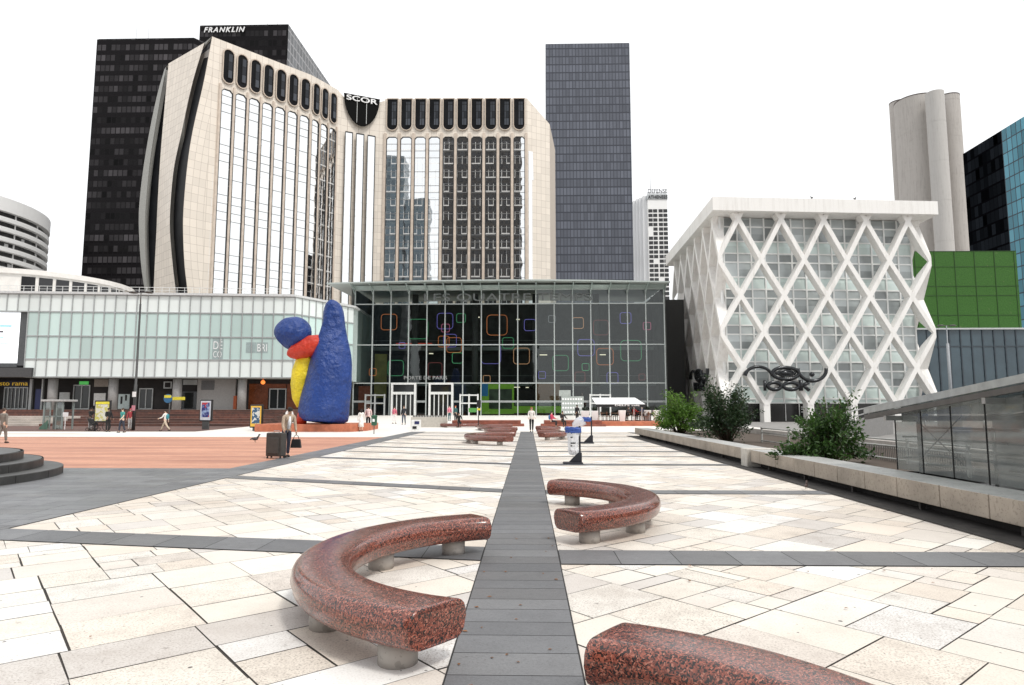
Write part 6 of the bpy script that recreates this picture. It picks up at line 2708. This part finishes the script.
# clear bin bags on stands
def bag_stand(label, px, Y, rz, bag_dx, slump, sc):
    t = thing('bag_bin', label, 'bin', px_at(px, Y, .01), 'transparent bag bins on the court')
    lc = lambda o: setattr(o, 'parent', t) or o
    mb = MB()
    mb.hull([(-.42, -.28, 0), (.34, -.28, 0), (.34, .28, 0), (-.42, .28, 0)], [(-.40, -.26, .06), (.32, -.26, .06), (.32, .26, .06), (-.40, .26, .06)])
    mb.hull([(-.2, -.06, .06), (.3, -.06, .06), (.3, .06, .06), (-.2, .06, .06)], [(.16, -.05, .42), (.3, -.05, .42), (.3, .05, .42), (.16, .05, .42)])
    lc(mb.build('foot', plain('navy_black', (.012, .013, .02), .5), None, .01))
    mb = MB()
    mb.box(.19, .26, -.035, .035, .4, 1.42)
    lc(mb.build('post', plain('navy_black', (.012, .013, .02), .5)))
    mb = MB()
    mb.lathe((bag_dx, 0, 0), [(.26, 1.16), (.31, 1.20), (.30, 1.26), (.33, 1.31), (.30, 1.38)], 20, False, 1, .8)
    rq_ = random.Random(5)
    for v in mb.bm.verts:
        v.co += Vector((rq_.uniform(-.025, .025), rq_.uniform(-.025, .025), rq_.uniform(-.03, .03)))
    lc(mb.build('rim', plain('rim_blue', (.03, .08, .32), .45)))
    mb = MB()
    rr_ = random.Random(int(px))
    if not slump:
        prof_ = [(.02, .34), (.13, .36), (.19, .42), (.20, .52), (.185, .62), (.20, .72), (.19, .84), (.215, .96), (.22, 1.08), (.27, 1.2)]
        mb.lathe((bag_dx, 0, 0), prof_, 30, False, 1, .8)
    else:
        mb.tube([(bag_dx - .1, 0, 1.25), (bag_dx - .35, 0, 1.1), (bag_dx - .5, 0, .9), (bag_dx - .6, 0, .78)], [.26, .28, .25, .1], 20)
    for v in mb.bm.verts:
        v.co += Vector((rr_.uniform(-.03, .03), rr_.uniform(-.03, .03), rr_.uniform(-.03, .03)))
    bm_, nt, b = (None, None, None)
    lc(mb.build('bag', bag_mat))
    if not slump:
        mb = MB()
        for i in range(9):
            mb.ball((bag_dx + rr_.uniform(-.12, .12), rr_.uniform(-.08, .08), .42 + rr_.uniform(0, .06)), .045, n=8, m=6)
        lc(mb.build('litter', plain('litter_brown', (.25, .13, .10), .7, var=.6, scale=20)))
        mb = MB()
        for z, w in ((.98, .05), (.76, .12), (.66, .04)):
            mb.box(bag_dx - .12, bag_dx - .12 + w * 1.6, -.225, -.22, z, z + .05)
        lc(mb.build('print', black))
    t.rotation_euler = (0, 0, rz)
    t.scale = (sc, sc, sc)
    return t


bag_mat, nt, b = new_mat('clear_bag')
b.inputs['Base Color'].default_value = (.86, .88, .92, 1)
b.inputs['Roughness'].default_value = .25
tr = nd(nt, 'ShaderNodeBsdfTransparent')
ms = nd(nt, 'ShaderNodeMixShader')
ms.inputs[0].default_value = .58
nt.links.new(tr.outputs[0], ms.inputs[1])
nt.links.new(b.outputs[0], ms.inputs[2])
nt.links.new(ms.outputs[0], nt.nodes['Material Output'].inputs['Surface'])
bag_stand('nearer clear bin bag under a blue ring on a dark footed stand', 573.5, 20.3, 0, -.02, False, .80)
bag_stand('further clear bin bag blown sideways on a dark footed stand', 587, 32.0, 0, -.1, True, .9)

# information panel and cafe
q = px_at(572.5, 74, .4)
t = thing('information_panel', 'tall grey information panel with rows of lettering in front of the glass hall', 'information panel', q)
mb = MB()
mb.box(-1.25, 1.25, -.06, .06, .6, 2.6)
mb.box(-1.5, -.2, -.06, .06, 2.62, 3.3)
local(mb.build('board', plain('board_grey', (.38, .42, .40), .4)))
mb = MB()
for k in range(4):
    for i in range(8):
        x = -1.15 + i * .29
        mb.box(x, x + .2, -.085, -.062, .75 + k * .48, .95 + k * .48)
local(mb.build('lettering', plain('white_letters', (.85, .87, .87), .5)))
mb = MB()
for x in (-1.1, 1.1):
    mb.box(x - .05, x + .05, .06, .14, 0, 3)
local(mb.build('post', steel_d))
YC = 61.0
a, b = at(595, 408, YC), at(645.5, 408, YC)
t = thing('cafe_awning', 'wide white cafe awning with a black lettered valance in front of the glass hall', 'awning', ((a.x + b.x) / 2, YC, .5))
z1, z0, zv = Zp(398.3, YC), Zp(404.2, YC), Zp(407, YC)
mb = MB()
mb.hull([(a.x + .1, YC, z0), (b.x, YC, z0), (b.x, YC + .02, z0 - .03), (a.x + .1, YC + .02, z0 - .03)], [(a.x + .1, YC + 4, z1 + .12), (b.x - .3, YC + 4, z1 + .12), (b.x - .3, YC + 4, z1 + .08), (a.x + .1, YC + 4, z1 + .08)])
mb.build('canvas', plain('awning_white', (.85, .85, .84), .7, var=.03), t)
mb = MB()
mb.box(a.x + .1, b.x, YC - .02, YC, zv, z0 - .01)
mb.build('valance', black, t)
mb = MB()
for x in (a.x + .3, b.x - .3, (a.x + b.x) / 2 + 1.3):
    mb.tube([(x, YC + .3, .5), (x, YC + .3, z0)], .04, 8)
mb.build('poles', alu_w, t)
p, q = at(615, 406.2, YC - .03), at(629.5, 404.4, YC - .03)
tag(text('cafe_sign', "DELI'S", sgw, (p.x, YC - .04, p.z + .01), X_, UP, q.x - p.x, q.z - p.z, .01, bold=.02), 'white capital letters at the left of the black awning valance', 'sign')
p, q = at(631.5, 406.2, YC - .03), at(639.5, 404.8, YC - .03)
tag(text('cafe_sign', 'café', sgw, (p.x, YC - .04, p.z + .01), X_, UP, q.x - p.x, q.z - p.z, .01, bold=.02), 'small white lower case word at the right of the black awning valance', 'sign')


def planter(label, px, Y, h, wt, plant):
    t = thing('planter', label, 'planter', px_at(px, Y, .5), 'tall white planters around the cafe')
    lc = lambda o: setattr(o, 'parent', t) or o
    mb = MB()
    mb.hull([(-wt * .36, -wt * .36, 0), (wt * .36, -wt * .36, 0), (wt * .36, wt * .36, 0), (-wt * .36, wt * .36, 0)], [(-wt / 2, -wt / 2, h), (wt / 2, -wt / 2, h), (wt / 2, wt / 2, h), (-wt / 2, wt / 2, h)])
    lc(mb.build('pot', plain('planter_white', (.85, .85, .84), .45, var=.03), None, .015))
    if plant:
        mb = MB()
        rr_ = random.Random(int(px))
        for i in range(70):
            a_ = rr_.uniform(0, 6.28)
            l_ = rr_.uniform(.15, .42)
            e_ = Vector((math.cos(a_) * l_, math.sin(a_) * l_, h + rr_.uniform(.1, .42)))
            s_ = Vector((-math.sin(a_), math.cos(a_), 0)) * .05
            mb.face([(0, 0, h - .02), e_ * .6 + s_ + Vector((0, 0, h * .35)), e_, e_ * .6 - s_ + Vector((0, 0, h * .35))])
        lc(mb.build('foliage', plain('plant_dark', (.015, .03, .015), .6)))
    return t


planter('tall tapered white planter without a plant in the middle of the cafe front', 622, 60.2, 1.0, .62, False)
planter('white planter with a dark plant left of the cafe awning', 594.5, 60.0, .95, .62, True)
planter('white planter with a dark plant next to the further bin bag', 585, 59.5, .95, .75, True)
planter('white planter with a dark plant at the right end of the cafe', 657, 60.4, 1.0, .7, True)
planter('wide white planter with a dark plant under the right end of the awning', 647, 62.5, 1.0, .7, True)
ch_m = plain('rattan_brown', (.20, .09, .05), .7, var=.35, scale=12)
proto = None


def cafe_chair():
    t = thing('cafe_chair', 'x', 'chair', (0, 0, 0), 'brown rattan cafe chairs')
    lc = lambda o: setattr(o, 'parent', t) or o
    mb = MB()
    mb.box(-.22, .22, -.22, .22, .42, .47)
    lc(mb.build('seat', ch_m, None, .01))
    mb = MB()
    mb.tube([(-.22, .22, .47), (-.22, .26, .85), (.22, .26, .85), (.22, .22, .47)], .02, 6)
    mb.box(-.2, .2, .225, .255, .52, .84)
    lc(mb.build('backrest', ch_m))
    for sx in (-.19, .19):
        for sy in (-.19, .19):
            mb = MB()
            mb.tube([(sx, sy, 0), (sx, sy, .42)], .016, 6)
            lc(mb.build('leg', ch_m))
    return t


def cafe_table():
    t = thing('cafe_table', 'x', 'table', (0, 0, 0), 'small cafe tables')
    lc = lambda o: setattr(o, 'parent', t) or o
    mb = MB()
    mb.cyl((0, 0, 0), .35, .71, .74, 20)
    lc(mb.build('table_top', plain('table_wood', (.42, .30, .20), .5)))
    mb = MB()
    mb.cyl((0, 0, 0), .035, .03, .71, 8)
    lc(mb.build('leg', steel_d))
    mb = MB()
    mb.cyl((0, 0, 0), .2, 0, .03, 16)
    lc(mb.build('base', steel_d))
    return t


ch0, tb0 = cafe_chair(), cafe_table()
spots = [(603, 61.6), (609.5, 62.2), (615.5, 61.5), (631.5, 61.8), (640, 61.9), (650.5, 62.0)]
first = True
names = ['leftmost under the awning', 'second from the left under the awning', 'just left of the middle white planter', 'just right of the middle white planter', 'by the person in blue', 'at the right end of the awning']
for (px, Y), nm_ in zip(spots, names):
    tb = tb0 if first else copy_tree(tb0)
    tb['label'] = 'round wooden cafe table ' + nm_
    q = px_at(px, Y, .5)
    place(tb, q, 0)
    for s in (-1, 1):
        c = ch0 if (first and s == -1) else copy_tree(ch0)
        c['label'] = 'brown chair %s of the cafe table %s' % ('left' if s < 0 else 'right', nm_)
        place(c, (q.x + s * .55, q.y + .1, .5), rad(-90 * s + R.uniform(-25, 25)))
    first = False

# pigeons and scraps
bird((gr(255, 442.5).x, gr(255, 442.5).y, .008), .2, plain('pigeon_grey', (.06, .06, .065), .6), 1.6, 'dark pigeon on the orange brick paving left of the man with the suitcase')
bird((gr(811, 490).x - .1, gr(811, 490).y, .012), 1.0, plain('pigeon_brown', (.07, .045, .04), .6), .7, 'small dark bird on the pale paving just before the stone ledge')
mb = MB()
rr_ = random.Random(4)
for i in range(46):
    x, y = rr_.uniform(-.5, .35) if i < 26 else rr_.uniform(-3.5, 4.5), rr_.uniform(3.6, 9)
    a = rr_.uniform(0, 6.28)
    s = rr_.uniform(.008, .018)
    d, e = Vector((math.cos(a), math.sin(a), 0)) * s * 1.6, Vector((-math.sin(a), math.cos(a), 0)) * s
    c = Vector((x, y, .014))
    mb.face([c - d, c + e + UP * .004, c + d, c - e + UP * .003])
o = mb.build('fallen_leaves', plain('dry_leaf', (.22, .10, .04), .8, var=.5, scale=9))
tag(o, 'scattered dry leaves and scraps on the pale paving and the dark strip', 'leaves', None, 'stuff')
